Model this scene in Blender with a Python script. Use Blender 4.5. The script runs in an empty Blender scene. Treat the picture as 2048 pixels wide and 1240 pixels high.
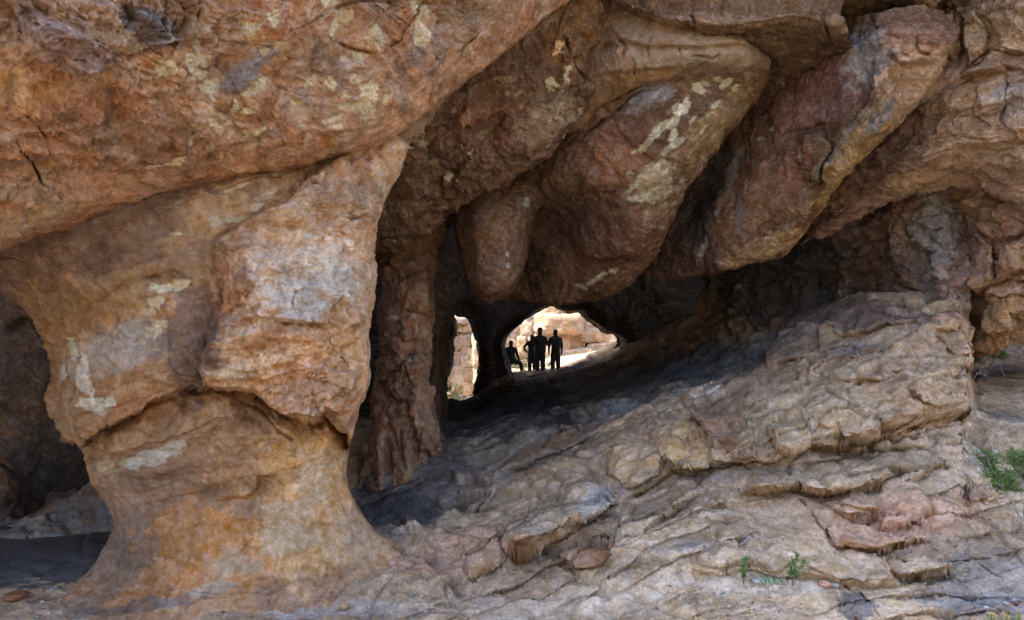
import bpy, math, random
from concurrent.futures import ThreadPoolExecutor
import numpy as np
from mathutils import Vector
random.seed(7)
R = math.radians
scene = bpy.context.scene
COL = scene.collection

# ------------------------------------------------------------------ camera
CZ = 3.8            # camera height above the cave forecourt
F = 1365.0          # focal length in pixels of the 2048 px wide photograph (24 mm)
cam_d = bpy.data.cameras.new('camera')
cam = bpy.data.objects.new('camera', cam_d)
COL.objects.link(cam)
cam.location = (0, 0, CZ)
cam.rotation_euler = (R(90), 0, 0)
cam_d.sensor_width = 36.0
cam_d.lens = 36.0 * F / 2048.0
cam_d.clip_start = 0.1
cam_d.clip_end = 2000
scene.camera = cam

# ------------------------------------------------------------------ world, sun, exposure
sun_dir = Vector((-0.52, 0.24, 0.80)).normalized()     # direction towards the sun
world = bpy.data.worlds.new('World')
scene.world = world
world.use_nodes = True
wn = world.node_tree
bg = wn.nodes['Background']
sky = wn.nodes.new('ShaderNodeTexSky')
sky.sky_type = 'NISHITA'
sky.sun_disc = False
sky.sun_elevation = math.asin(sun_dir.z)
sky.sun_rotation = math.atan2(sun_dir.x, sun_dir.y)
sky.altitude = 900
sky.dust_density = 4.0
sky.ozone_density = 0.4
wn.links.new(sky.outputs[0], bg.inputs[0])
bg.inputs[1].default_value = 0.15
sun_l = bpy.data.lights.new('sun', 'SUN')
sun_l.energy = 2.0
sun_l.angle = R(0.53)
sun_l.color = (1.0, 0.93, 0.82)
sun = bpy.data.objects.new('sun', sun_l)
COL.objects.link(sun)
sun.rotation_euler = sun_dir.to_track_quat('Z', 'Y').to_euler()
scene.view_settings.view_transform = 'Standard'
scene.view_settings.look = 'None'
scene.view_settings.exposure = 2.7
scene.view_settings.gamma = 1.0
scene.view_settings.use_curve_mapping = False
scene.cycles.max_bounces = 6
scene.cycles.diffuse_bounces = 5
scene.cycles.use_denoising = True
scene.cycles.denoising_prefilter = 'FAST'
scene.cycles.use_adaptive_sampling = False
scene.render.filter_size = 1.1

# ------------------------------------------------------------------ noise
rng = np.random.default_rng(11)
PERM = rng.permutation(256).astype(np.int32)
PERM2 = np.concatenate([PERM, PERM])
GRAD = rng.normal(size=(256, 3)).astype(np.float32)
GRAD /= np.linalg.norm(GRAD, axis=1, keepdims=True)
RAND = rng.random(256).astype(np.float32)

GX, GY, GZ = (np.ascontiguousarray(GRAD[:, k]) for k in range(3))
POOL = ThreadPoolExecutor(4)

def _pn(p):
    x, y, z = p[:, 0], p[:, 1], p[:, 2]
    xf, yf, zf = np.floor(x), np.floor(y), np.floor(z)
    fx, fy, fz = x - xf, y - yf, z - zf
    xi = xf.astype(np.int32) & 255; yi = yf.astype(np.int32) & 255; zi = zf.astype(np.int32) & 255
    ux = fx * fx * fx * (fx * (fx * 6 - 15) + 10); uy = fy * fy * fy * (fy * (fy * 6 - 15) + 10); uz = fz * fz * fz * (fz * (fz * 6 - 15) + 10)
    a0 = PERM2.take(xi); a1 = PERM2.take((xi + 1) & 255)
    y1, z1 = (yi + 1) & 255, (zi + 1) & 255
    gx, gy, gz = fx - 1, fy - 1, fz - 1
    def corner(axy, zz, dx, dy, dz):
        h = PERM2.take(axy + zz)
        return GX.take(h) * dx + GY.take(h) * dy + GZ.take(h) * dz
    b00 = PERM2.take(a0 + yi); b10 = PERM2.take(a1 + yi); b01 = PERM2.take(a0 + y1); b11 = PERM2.take(a1 + y1)
    def plane(zz, dz):
        e0 = corner(b00, zz, fx, fy, dz); e1 = corner(b10, zz, gx, fy, dz)
        e0 += ux * (e1 - e0)
        g0 = corner(b01, zz, fx, gy, dz); g1 = corner(b11, zz, gx, gy, dz)
        g0 += ux * (g1 - g0)
        return e0 + uy * (g0 - e0)
    e = plane(zi, fz); h = plane(z1, gz)
    return (e + uz * (h - e)) * np.float32(1.5)

def pn(p, s=1.0, off=0.0):
    """gradient noise, about -1..1"""
    p = np.asarray(p, dtype=np.float32)
    s = np.asarray(s, dtype=np.float32)
    out = np.empty(len(p), np.float32)
    def job(a):
        out[a:a + 24000] = _pn(p[a:a + 24000] * s + np.float32(off))
    list(POOL.map(job, range(0, len(p), 24000)))
    return out

def fbm(p, s=1.0, o=4, off=0.0, gain=0.5):
    r = 0; a = 1.0; t = 0
    s = np.asarray(s, dtype=np.float32)
    for k in range(o):
        r = r + a * pn(p, s * (2.03 ** k), off + 17.3 * k)
        t += a; a *= gain
    return r / t * 1.35

def sst(a, b, x):
    t = np.clip((x - a) / (b - a), 0, 1)
    return t * t * (3 - 2 * t)

def hash1(i):
    return RAND[PERM2[np.asarray(i).astype(np.int64) & 255]]

def cells(p, s, off=0.0, chunk=80000):
    """cell noise over the 8 nearest cells: nearest distance, gap to the second nearest, id in 0..1, facet height"""
    p = np.asarray(p, np.float32)
    s = np.asarray(s, np.float32)
    outs = [np.empty(len(p), np.float32) for _ in range(4)]
    for a in range(0, len(p), chunk):
        q = p[a:a + chunk] * s + np.float32(off)
        i0 = np.floor(q - .5).astype(np.int32)
        d1 = np.full(len(q), 9., np.float32); d2 = d1.copy(); idv = np.zeros(len(q), np.int32); fac = np.zeros(len(q), np.float32)
        for dx in (0, 1):
            hx = PERM2[(i0[:, 0] + dx) & 255]
            for dy in (0, 1):
                hy = PERM2[(hx + i0[:, 1] + dy) & 255]
                for dz in (0, 1):
                    h = PERM2[(hy + i0[:, 2] + dz) & 255]
                    ex = i0[:, 0] + dx + .12 + .76 * RAND[h] - q[:, 0]
                    ey = i0[:, 1] + dy + .12 + .76 * RAND[(h + 71) & 255] - q[:, 1]
                    ez = i0[:, 2] + dz + .12 + .76 * RAND[(h + 151) & 255] - q[:, 2]
                    d = np.sqrt(ex * ex + ey * ey + ez * ez)
                    nearer = d < d1
                    d2 = np.where(nearer, d1, np.minimum(d2, d))
                    idv = np.where(nearer, h, idv)
                    g = GRAD[h]
                    fac = np.where(nearer, ex * g[:, 0] + ey * g[:, 1] + ez * g[:, 2], fac)
                    d1 = np.where(nearer, d, d1)
        outs[0][a:a + chunk] = d1; outs[1][a:a + chunk] = d2 - d1; outs[2][a:a + chunk] = RAND[(idv + 33) & 255]; outs[3][a:a + chunk] = fac
    return outs

# ------------------------------------------------------------------ geometry helpers
def W(px, py, Y):
    """photo position at a given distance -> metres"""
    return ((px - 1024.0) / F * Y, Y, CZ - (py - 620.0) / F * Y)

def to_world(q):
    return np.stack([(q[..., 0] - 1024) / F * q[..., 2], q[..., 2], CZ - (q[..., 1] - 620) / F * q[..., 2]], -1)

def to_px(p):
    return p[..., 0] / p[..., 1] * F + 1024, (CZ - p[..., 2]) / p[..., 1] * F + 620

def crom(C, counts):
    """Catmull-Rom along axis 0 of C (n, m, k); counts = samples in each interval"""
    n = len(C)
    ext = np.concatenate([[2 * C[0] - C[1]], C, [2 * C[-1] - C[-2]]], 0)
    out = []
    for i in range(n - 1):
        t = np.arange(counts[i]) / counts[i]
        t = t[:, None, None]
        p0, p1, p2, p3 = ext[i], ext[i + 1], ext[i + 2], ext[i + 3]
        out.append(0.5 * (2 * p1 + (p2 - p0) * t + (2 * p0 - 5 * p1 + 4 * p2 - p3) * t ** 2
                          + (3 * p1 - p0 - 3 * p2 + p3) * t ** 3))
    out.append(C[-1][None])
    return np.concatenate(out, 0)

def counts_for(C, res, met):
    w = to_world(C)
    dp = np.percentile(np.linalg.norm(np.diff(C[..., :2], axis=0), axis=-1), 62, axis=1) / res
    dm = np.percentile(np.linalg.norm(np.diff(w, axis=0), axis=-1), 62, axis=1) / met
    # parts far outside the picture need little
    x = 0.5 * (C[1:, :, 0] + C[:-1, :, 0]); y = 0.5 * (C[1:, :, 1] + C[:-1, :, 1])
    inside = ((x > -80) & (x < 2130) & (y > -80) & (y < 1320)).any(1)
    dp = np.where(inside, dp, np.minimum(dp, dm * 2))
    return np.maximum(2, np.ceil(np.maximum(dp, dm))).astype(int)

def densify(rows, res=2.6, met=0.2):
    C = np.array(rows, dtype=np.float64)
    a = counts_for(C, res, met)
    b = counts_for(C.transpose(1, 0, 2), res, met)
    g = crom(C, a)
    g = crom(g.transpose(1, 0, 2), b).transpose(1, 0, 2)
    return g

def wrap(row, dx, dy, dY):
    return [(p[0] + dx, p[1] + dy, p[2] + dY) for p in row]

def tube_row(py, L, Rr, Ye, Yf, back=1.6, tilt=0.0, pw=2.2):
    """one row of a rounded column: left edge, right edge, depth at the edges and at the front"""
    w = Rr - L
    row = [(L + 0.30 * w, py, Ye + back), (L + 0.04 * w, py, Ye + 0.55 * back)]
    for s in (0, 0.04, 0.13, 0.28, 0.5, 0.72, 0.87, 0.96, 1.0):
        k = (1 - abs(2 * s - 1) ** pw) ** (1 / pw)
        row.append((L + s * w, py + tilt * (s - .5), Ye - (Ye - Yf) * k))
    row += [(Rr - 0.04 * w, py, Ye + 0.55 * back), (Rr - 0.30 * w, py, Ye + back)]
    return row

def grid_normals(V):
    du = np.gradient(V, axis=0); dv = np.gradient(V, axis=1)
    n = np.cross(dv, du)
    n /= np.linalg.norm(n, axis=-1, keepdims=True) + 1e-9
    tocam = np.array([0, 0, CZ]) - V
    if (np.sum(n * tocam, -1)).mean() < 0:
        n = -n
    return n

def polyline_dist(x, y, pts):
    """distance, signed (+ = above in the photo for left-to-right lines), and 0..1 position along"""
    pts = np.array(pts, float)
    best = np.full(x.shape, 1e9, np.float32); sg = np.zeros_like(best); tt = np.zeros_like(best)
    L = np.linalg.norm(np.diff(pts, axis=0), axis=1); cum = np.concatenate([[0], np.cumsum(L)])
    for i in range(len(pts) - 1):
        ax, ay = pts[i]; bx, by = pts[i + 1]
        dx, dy = bx - ax, by - ay
        t = np.clip(((x - ax) * dx + (y - ay) * dy) / (dx * dx + dy * dy + 1e-9), 0, 1)
        ex, ey = x - (ax + t * dx), y - (ay + t * dy)
        d = np.sqrt(ex * ex + ey * ey)
        s = np.where(dx * ey - dy * ex < 0, 1.0, -1.0)
        m = d < best
        best = np.where(m, d, best); sg = np.where(m, s, sg); tt = np.where(m, (cum[i] + t * L[i]) / cum[-1], tt)
    return best, sg, tt

def in_poly(x, y, pts):
    inside = np.zeros(x.shape, bool)
    n = len(pts)
    for i in range(n):
        x1, y1 = pts[i]; x2, y2 = pts[(i + 1) % n]
        c = ((y1 > y) != (y2 > y)) & (x < (x2 - x1) * (y - y1) / (y2 - y1 + 1e-12) + x1)
        inside ^= c
    return inside

def link(ob, parent=None):
    COL.objects.link(ob)
    if parent is not None:
        ob.parent = parent
    return ob

def tag(o, label=None, cat=None, group=None, kind=None):
    if label: o['label'] = label
    if cat: o['category'] = cat
    if group: o['group'] = group
    if kind: o['kind'] = kind
    return o

def empty(name, loc=(0, 0, 0), parent=None):
    o = bpy.data.objects.new(name, None)
    o.location = loc
    return link(o, parent)

def mesh_np(name, verts, quads, mat, col=None, parent=None, smooth=True, tris=False):
    me = bpy.data.meshes.new(name)
    verts = np.ascontiguousarray(verts, np.float32)
    quads = np.ascontiguousarray(quads, np.int32)
    k = quads.shape[1]
    me.vertices.add(len(verts)); me.vertices.foreach_set('co', verts.ravel())
    me.loops.add(quads.size); me.loops.foreach_set('vertex_index', quads.ravel())
    me.polygons.add(len(quads))
    me.polygons.foreach_set('loop_start', np.arange(0, quads.size, k, dtype=np.int32))
    me.polygons.foreach_set('loop_total', np.full(len(quads), k, np.int32))
    me.update(calc_edges=True)
    me.polygons.foreach_set('use_smooth', np.full(len(quads), smooth, bool))
    if col is not None:
        at = me.color_attributes.new('stone_colour', 'FLOAT_COLOR', 'POINT')
        c4 = np.ones((len(verts), 4), np.float32); c4[:, :3] = col
        at.data.foreach_set('color', c4.ravel())
    me.materials.append(mat)
    me.validate()
    ob = bpy.data.objects.new(name, me)
    return link(ob, parent)

def child_world(o, parent):
    o.parent = parent
    o.location = tuple(-parent.location[i] for i in range(3))
    return o

def grid_faces(nu, nv):
    i = np.arange(nu * nv).reshape(nu, nv)
    return np.stack([i[:-1, :-1], i[:-1, 1:], i[1:, 1:], i[1:, :-1]], -1).reshape(-1, 4)

def submesh(name, V, col, faces, mat, parent=None):
    used = np.unique(faces)
    remap = np.zeros(len(V), np.int32); remap[used] = np.arange(len(used))
    return mesh_np(name, V[used], remap[faces], mat, None if col is None else col[used], parent)

# ------------------------------------------------------------------ materials
def nd(nt, typ, **kw):
    n = nt.nodes.new(typ)
    for k, v in kw.items():
        setattr(n, k, v)
    return n

def stone_material(name, grain=22.0, bump=0.55, rough=0.95, spec=0.06, speck=42.0, amp=1.0):
    """per-point stone colour with grain, dark and pale mineral specks, and a gritty surface"""
    m = bpy.data.materials.new(name); m.use_nodes = True
    nt = m.node_tree; L = nt.links.new
    b = nt.nodes['Principled BSDF']
    at = nd(nt, 'ShaderNodeAttribute', attribute_name='stone_colour')
    geo = nd(nt, 'ShaderNodeNewGeometry')
    def noise(scale, detail, ro):
        n = nd(nt, 'ShaderNodeTexNoise'); n.inputs['Scale'].default_value = scale
        n.inputs['Detail'].default_value = detail; n.inputs['Roughness'].default_value = ro
        L(geo.outputs['Position'], n.inputs['Vector']); return n
    def mapr(src, a, b_, c, d):
        r = nd(nt, 'ShaderNodeMapRange')
        for k, v in enumerate((a, b_, c, d)): r.inputs[k + 1].default_value = v
        L(src, r.inputs[0]); return r.outputs[0]
    def mul(a, c):
        q = nd(nt, 'ShaderNodeMath', operation='MULTIPLY'); L(a, q.inputs[0]); L(c, q.inputs[1]); return q.outputs[0]
    n1 = noise(grain, 7, .72); n2 = noise(grain * .28, 6, .62); n3 = noise(speck, 3, .6)
    v = mul(mapr(n1.outputs['Fac'], .32, .68, 1 - .30 * amp, 1 + .30 * amp), mapr(n3.outputs['Fac'], .33, .40, 1 - .45 * amp, 1.0))
    v = mul(v, mapr(n3.outputs['Fac'], .61, .68, 1.0, 1 + .4 * amp))
    v = mul(v, mapr(n2.outputs['Fac'], .30, .70, .80, 1.20))
    hs = nd(nt, 'ShaderNodeHueSaturation')
    L(at.outputs['Color'], hs.inputs['Color']); L(v, hs.inputs['Value'])
    L(mapr(n2.outputs['Fac'], .3, .7, 1.22, .80), hs.inputs['Saturation'])
    L(hs.outputs[0], b.inputs['Base Color'])
    b.inputs['Roughness'].default_value = rough
    b.inputs['Specular IOR Level'].default_value = spec
    add = nd(nt, 'ShaderNodeMath', operation='MULTIPLY_ADD'); add.inputs[1].default_value = 1.6
    L(n2.outputs['Fac'], add.inputs[0]); L(n1.outputs['Fac'], add.inputs[2])
    bp = nd(nt, 'ShaderNodeBump'); bp.inputs['Strength'].default_value = bump; bp.inputs['Distance'].default_value = 0.05
    L(add.outputs[0], bp.inputs['Height']); L(bp.outputs[0], b.inputs['Normal'])
    return m

def plain_material(name, col, rough=0.7, noise=8.0, var=0.35, spec=0.3, trans=0.0):
    m = bpy.data.materials.new(name); m.use_nodes = True
    nt = m.node_tree; L = nt.links.new
    b = nt.nodes['Principled BSDF']
    geo = nd(nt, 'ShaderNodeNewGeometry')
    n1 = nd(nt, 'ShaderNodeTexNoise'); n1.inputs['Scale'].default_value = noise; n1.inputs['Detail'].default_value = 4
    L(geo.outputs['Position'], n1.inputs['Vector'])
    rp = nd(nt, 'ShaderNodeValToRGB')
    rp.color_ramp.elements[0].position = 0.3; rp.color_ramp.elements[1].position = 0.7
    rp.color_ramp.elements[0].color = tuple(c * (1 - var) for c in col) + (1,)
    rp.color_ramp.elements[1].color = tuple(min(1, c * (1 + var)) for c in col) + (1,)
    L(n1.outputs['Fac'], rp.inputs[0]); L(rp.outputs[0], b.inputs['Base Color'])
    b.inputs['Roughness'].default_value = rough
    b.inputs['Specular IOR Level'].default_value = spec
    return m

M_ROCK = stone_material('sandstone', 20, .6)
M_SMOOTH = stone_material('smooth_sandstone', 30, .30, amp=.6)
M_FAR = stone_material('far_sandstone', 5, .5, speck=14)

# palette: stone colours; the near-black also stands in for cave shade
ORANGE = np.array([.40, .215, .12]); RUST = np.array([.31, .15, .085]); TAN = np.array([.48, .32, .19])
BROWN = np.array([.24, .125, .075]); DARK = np.array([.105, .07, .055]); CREAM = np.array([.66, .55, .37])
GREY = np.array([.36, .34, .32]); SOOT_SHADE = np.array([.075, .072, .074]); BEIGE = np.array([.62, .455, .30])
PINK = np.array([.50, .29, .20]); BLUE = np.array([.22, .235, .26]); OCHRE = np.array([.52, .27, .09])
WHITE = np.array([.68, .64, .57]); PURPLE = np.array([.23, .155, .145]); GREYBROWN = np.array([.30, .21, .145])

BED = np.array([-0.30, -0.30, 0.905]); BED /= np.linalg.norm(BED)      # bedding normal of the tilted strata

STYLE = dict(big=.16, bigs=.45, terr=.10, ts=.9, tk=7., strata=.0, sfreq=3.0, crack=.05, cs=.8, pits=0., ps=2.2,
             fine=.016, fs=7., pal=(ORANGE, RUST, BROWN), mott=.5, cream=0.0, dark=.35, blacken=0.0, aniso=(1, 1, 1), facet=.05, fsc=1.7, bed=False)

_t = np.cross([0, 1, 0], BED); _t /= np.linalg.norm(_t)
BEDM = np.array([_t, np.cross(BED, _t), BED])

def rock_detail(p, st, seed):
    """height along the normal (metres) and colour of weathered sandstone at points p"""
    an = np.array(st['aniso'])
    q = (p @ BEDM.T if st['bed'] else p) * an
    wv = np.stack([pn(q, .8, seed + 3.1), pn(q, .8, seed + 31.7), pn(q, .8, seed + 57.9)], 1)
    wq = q + 0.33 * wv
    h = st['big'] * fbm(q, st['bigs'], 3, seed)
    # flakes: terraces of a warped field with sharp broken edges
    f = fbm(wq, st['ts'], 5, seed + 5.)
    lv = f * st['tk']
    fl = np.floor(lv); fr = lv - fl
    h = h + st['terr'] * ((fl + sst(.80, 1.0, fr)) / st['tk'] * 2.2)
    edge = np.exp(-((fr - .93) / .07) ** 2)
    # second finer flake set
    f2 = fbm(wq, st['ts'] * 2.7, 4, seed + 9.)
    lv2 = f2 * 5.; fl2 = np.floor(lv2); fr2 = lv2 - fl2
    h = h + st['terr'] * .45 * (fl2 + sst(.78, 1.0, fr2)) / 5. * 2
    lay = np.zeros(len(p))
    if st['strata'] > 0:
        s = p @ BED * st['sfreq'] + .55 * fbm(p, .7, 3, seed + 2.) + .12 * f2
        k = np.floor(s); t = s - k
        lay = hash1(k * 7 + 13)
        prof = (hash1(k) * (1 - sst(.82, 1, t)) + hash1(k + 1) * sst(.82, 1, t)) - .5
        notch = np.exp(-((t - .9) / .06) ** 2)
        br = sst(-.35, .25, pn(p, .9, seed + 77))
        h = h + st['strata'] * (prof - .55 * notch * br)
    ck = 0
    if st['crack'] > 0:
        r1 = np.abs(pn(wq, st['cs'], seed + 40.)); r2 = np.abs(pn(wq, st['cs'] * 2.3, seed + 44.))
        gate = sst(.0, .4, pn(q, .5, seed + 61))
        ck = np.exp(-(r1 / .022) ** 2) * gate + .5 * np.exp(-(r2 / .03) ** 2) * sst(.1, .5, pn(q, .9, seed + 63))
        h = h - st['crack'] * ck
    if st['pits'] > 0:
        d1, _, _, _ = cells(wq, st['ps'], seed)
        g = sst(-.05, .35, pn(q, .45, seed + 71.))
        h = h - st['pits'] * sst(.55, .12, d1) * g
    fid = 0; gap = None
    if st['facet'] > 0:      # angular broken facets at two sizes
        wf = q + .16 * wv + .05 * np.stack([pn(q, 4., seed + 3), pn(q, 4., seed + 13), pn(q, 4., seed + 23)], 1)
        _, g1, fid, fc1 = cells(wf, st['fsc'], seed + 1.3)
        _, g2, fid2, fc2 = cells(wf, st['fsc'] * 2.9, seed + 2.7)
        gate1 = sst(-.35, .25, pn(q, .7, seed + 201.)); gate2 = .35 + .65 * sst(-.3, .3, pn(q, 1.3, seed + 207.))
        h = h + st['facet'] * gate1 * (fc1 * 1.1 + (fid - .5) * .9 - .5 * np.exp(-(g1 / .045) ** 2))
        h = h + st['facet'] * .38 * gate2 * (fc2 * 1.1 + (fid2 - .5) * .9)
        gap = np.exp(-(g1 / .05) ** 2) * gate1
        fid = (fid - .5) * gate1 + .6 * (fid2 - .5) * gate2
    fine = fbm(q, st['fs'], 3, seed + 21.)
    h = h + st['fine'] * fine + st['fine'] * .55 * pn(q, st['fs'] * 4.5, seed + 23.)
    # colour
    A, B, Cc = st['pal']
    m1 = sst(-.22, .22, fbm(wq, .7, 6, seed + 90., .6) + .25 * (hash1(fl) - .5))[:, None]
    c = A * (1 - m1) + B * m1
    m2 = (sst(.04, .24, fbm(wq, 1.6, 6, seed + 95., .62)) * st['mott'])[:, None]
    c = c * (1 - m2) + Cc * m2
    m3 = (sst(.16, .34, fbm(q * np.array([1, 1, .6]), 3.0, 5, seed + 99., .65)) * st['dark'])[:, None]
    c = c * (1 - m3) + DARK * 1.15 * m3
    pale = sst(.55, 1.2, fr2 + .5 * f2 + .2 * fine)
    c = c * (1 + .22 * (hash1(fl2 * 3 + fl * 5) - .5) + .18 * fine)[:, None]
    c = c * (1 + .38 * fid)[:, None] if gap is not None else c
    if gap is not None: c = c * (1 - .3 * gap)[:, None]
    c = c + (TAN * 1.15 - c) * (.30 * edge + .14 * pale)[:, None]
    if st['strata'] > 0:
        c = c * (1 + .28 * (lay - .5))[:, None]
    if st['cream'] > 0:
        z = fbm(wq, 2.1, 5, seed + 120.) + .5 * fbm(q, .6, 2, seed + 125.)
        mm = sst(.62 - .55 * st['cream'], .66 - .55 * st['cream'], z)[:, None] * .85
        c = c * (1 - mm) + CREAM * mm
        h = h - .012 * mm[:, 0]
    if np.ndim(ck):
        c = c * (1 - .5 * np.clip(ck, 0, 1))[:, None]
    if st['blacken'] > 0:  # blackens cave stone; on the back partition this paints in shade
        sm = (st['blacken'] * sst(-.6, .3, fbm(q, .5, 3, seed + 140.)))[:, None]
        c = c * (1 - sm) + (SOOT_SHADE + .25 * c) * sm
    return h, c

GRID = {}
def biggest(mask, a, b):
    """largest 4-connected region of a face mask on an a x b grid of quads (labels spread by repeated minimum)"""
    m = mask.reshape(a, b)
    lab = np.where(m, np.arange(1, a * b + 1).reshape(a, b), 0)
    for it in range(400):
        old = lab.copy()
        for ax in (0, 1):
            for sgn in (1, -1):
                l = np.flip(lab, ax) if sgn < 0 else lab
                mm = np.flip(m, ax) if sgn < 0 else m
                l = np.moveaxis(l, ax, 0); mm = np.moveaxis(mm, ax, 0)
                for k in range(1, l.shape[0]):      # running maximum inside runs
                    l[k] = np.where(mm[k] & mm[k - 1], np.maximum(l[k], l[k - 1]), l[k])
        if (lab == old).all(): break
    ids, cnt = np.unique(lab[lab > 0], return_counts=True)
    return (lab == ids[np.argmax(cnt)]).ravel() if len(ids) else mask
def build(name, base, st, seed, feats=(), mat=None, parent=None, parts=(), disp=True, zones=(), smooth_edges=False):
    """base (nu, nv, 3) = photo x, photo y, distance. Adds ledges, cracks, plates, lumps and stains, then stone relief."""
    nu, nv = base.shape[:2]
    st = dict(STYLE, **st)
    V0 = to_world(base)
    x0, y0 = base[..., 0].ravel(), base[..., 1].ravel()
    p = V0.reshape(-1, 3)
    jx = 9 * pn(p, 1.7, seed + .5) + 5 * pn(p, 5., seed + 1.5) + 2.5 * pn(p, 13., seed + 2.5)
    jy = 9 * pn(p, 1.7, seed + 8.5) + 5 * pn(p, 5., seed + 9.5) + 2.5 * pn(p, 13., seed + 4.5)
    lx = 9 * pn(p, 1.7, seed + .5) + 3 * pn(p, 4., seed + 1.5); ly = 9 * pn(p, 1.7, seed + 8.5) + 3 * pn(p, 4., seed + 9.5)
    dY = np.zeros(len(p)); calm = np.ones(len(p)); bandc = np.ones(len(p))
    ex_, ey_ = (1.1 * lx, 1.1 * ly) if smooth_edges else (1.3 * jx, 1.3 * jy)
    pwid = 9. if smooth_edges else 4.
    paint = []
    for f in feats:
        k = f[0]
        if k in ('ledge', 'crack'):
            pts = np.array(f[1], float); rad = 4 * f[3] + 30 if k == 'ledge' else 40
            bb = (x0 > pts[:, 0].min() - rad) & (x0 < pts[:, 0].max() + rad) & (y0 > pts[:, 1].min() - rad) & (y0 < pts[:, 1].max() + rad)
            ix = np.nonzero(bb)[0]
            if not len(ix): continue
            ox, oy = (.55 * lx[ix], .55 * ly[ix]) if k == 'ledge' else (.8 * jx[ix], .8 * jy[ix])
            d, s, t = polyline_dist(x0[ix] + ox, y0[ix] + oy, f[1])
            endt = sst(0, .10, t) * sst(1, .90, t)
            if k == 'ledge':
                amp, fall = f[2], f[3]
                sd = d * s
                rz_ = fall * .45
                dY[ix] -= amp * endt * np.where(sd > 0, sst(0, 7., sd) * (.5 + .5 * sst(0, rz_, sd)) * np.exp(-np.maximum(sd - rz_, 0) / fall), 0)
                dY[ix] += .5 * amp * endt * np.where(sd <= 0, np.exp(sd / 9.), np.exp(-sd / 4.))
            else:
                nz = sst(-.45, .5, pn(p[ix], 2.6, seed + 300.)) * (.6 + .4 * pn(p[ix], 9., seed + 303.))
                dY[ix] += 2.3 * f[2] * np.exp(-(d / (f[3] * (.45 + .5 * nz))) ** 2) * (.1 + .9 * endt) * (.12 + .88 * nz)
        elif k == 'plate':
            xx, yy = x0 + ex_, y0 + ey_
            ins = in_poly(xx, yy, f[1])
            d, _, _ = polyline_dist(xx, yy, list(f[1]) + [f[1][0]])
            dY -= f[2] * np.where(ins, sst(0, pwid, d) * (.75 + .25 * sst(0, 40, d)), 0)
            fo = f[3] if len(f) > 3 else 45.
            if f[2] > 0: dY += .8 * f[2] * np.where(~ins, np.exp(-d / fo), 0)
        elif k == 'bands':
            _, spacing, amp, deep = f
            mx = np.interp(x0, [-400, 700, 1300, 1700, 2400], [-80, 340, 604, 724, 800])
            wob = 16 * pn(p, .35, seed + 500.) + 7 * pn(p, 1.1, seed + 503.) + 2.5 * pn(p, 4., seed + 506.)
            for lev, (sp, wt) in enumerate(((spacing, 1.0), (spacing * .37, .45))):
                sv = (y0 + mx + wob * (1 - .4 * lev)) / sp
                kb = np.floor(sv); tb = sv - kb
                g = sst(.05, .45, pn(p * np.array([.45, .45, 1.]), .9, seed + 510. + 9 * lev) + .25 * (hash1(kb * 3 + 5 + lev) - .3))
                reg = sst(640, 800, x0) * sst(1275, 1245, y0)
                step = (1 - tb) * hash1(kb * 5 + 1 + lev)         # each bed is thickest at its broken lower edge
                dY -= amp * wt * g * reg * (1 - step) * .9
                ln = np.exp(-((tb - .96) * sp / 2.6) ** 2) + np.exp(-((tb + .04) * sp / 2.6) ** 2)
                dY += deep * wt * g * reg * ln
                bandc *= 1 + g * reg * wt * .34 * (hash1(kb * 7 + 2 + lev) - .5)
                bandc *= 1 - .45 * wt * g * reg * ln
        elif k == 'calm':
            _, cx, cy, rx, ry, amount = f
            dd = np.sqrt(((x0 - cx) / rx) ** 2 + ((y0 - cy) / ry) ** 2)
            calm *= 1 - amount * sst(1.25, .8, dd)
        elif k == 'calmline':
            d, _, _ = polyline_dist(x0, y0, f[1])
            calm *= 1 - f[3] * sst(f[2], f[2] * .25, d)
        elif k == 'lump':
            _, cx, cy, rx, ry, ang, amp = f
            ca, sa = math.cos(R(ang)), math.sin(R(ang))
            u = ((x0 - cx) * ca + (y0 - cy) * sa) / rx; v = (-(x0 - cx) * sa + (y0 - cy) * ca) / ry
            dY -= amp * np.exp(-(u * u + v * v) ** 1.5)
        else:
            paint.append(f)
    base2 = base.copy()
    base2[..., 2] = np.maximum(base[..., 2] + dY.reshape(nu, nv), 1.0)
    V1 = to_world(base2)
    p1 = V1.reshape(-1, 3)
    h, c = rock_detail(p1, st, seed)
    for poly, zst in zones:
        xx, yy = x0 + 1.3 * jx, y0 + 1.3 * jy
        ins = in_poly(xx, yy, poly); ix = np.nonzero(ins)[0]
        if not len(ix): continue
        d, _, _ = polyline_dist(xx[ix], yy[ix], list(poly) + [poly[0]])
        w = sst(0, 14, d)
        h2, c2 = rock_detail(p1[ix], dict(st, **zst), seed + 7.)
        h[ix] = h[ix] * (1 - w) + h2 * w
        c[ix] = c2
    n = grid_normals(V0).reshape(-1, 3)
    V = p1 + n * (h * calm)[:, None] if disp else p1
    c = c * bandc[:, None]
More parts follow.
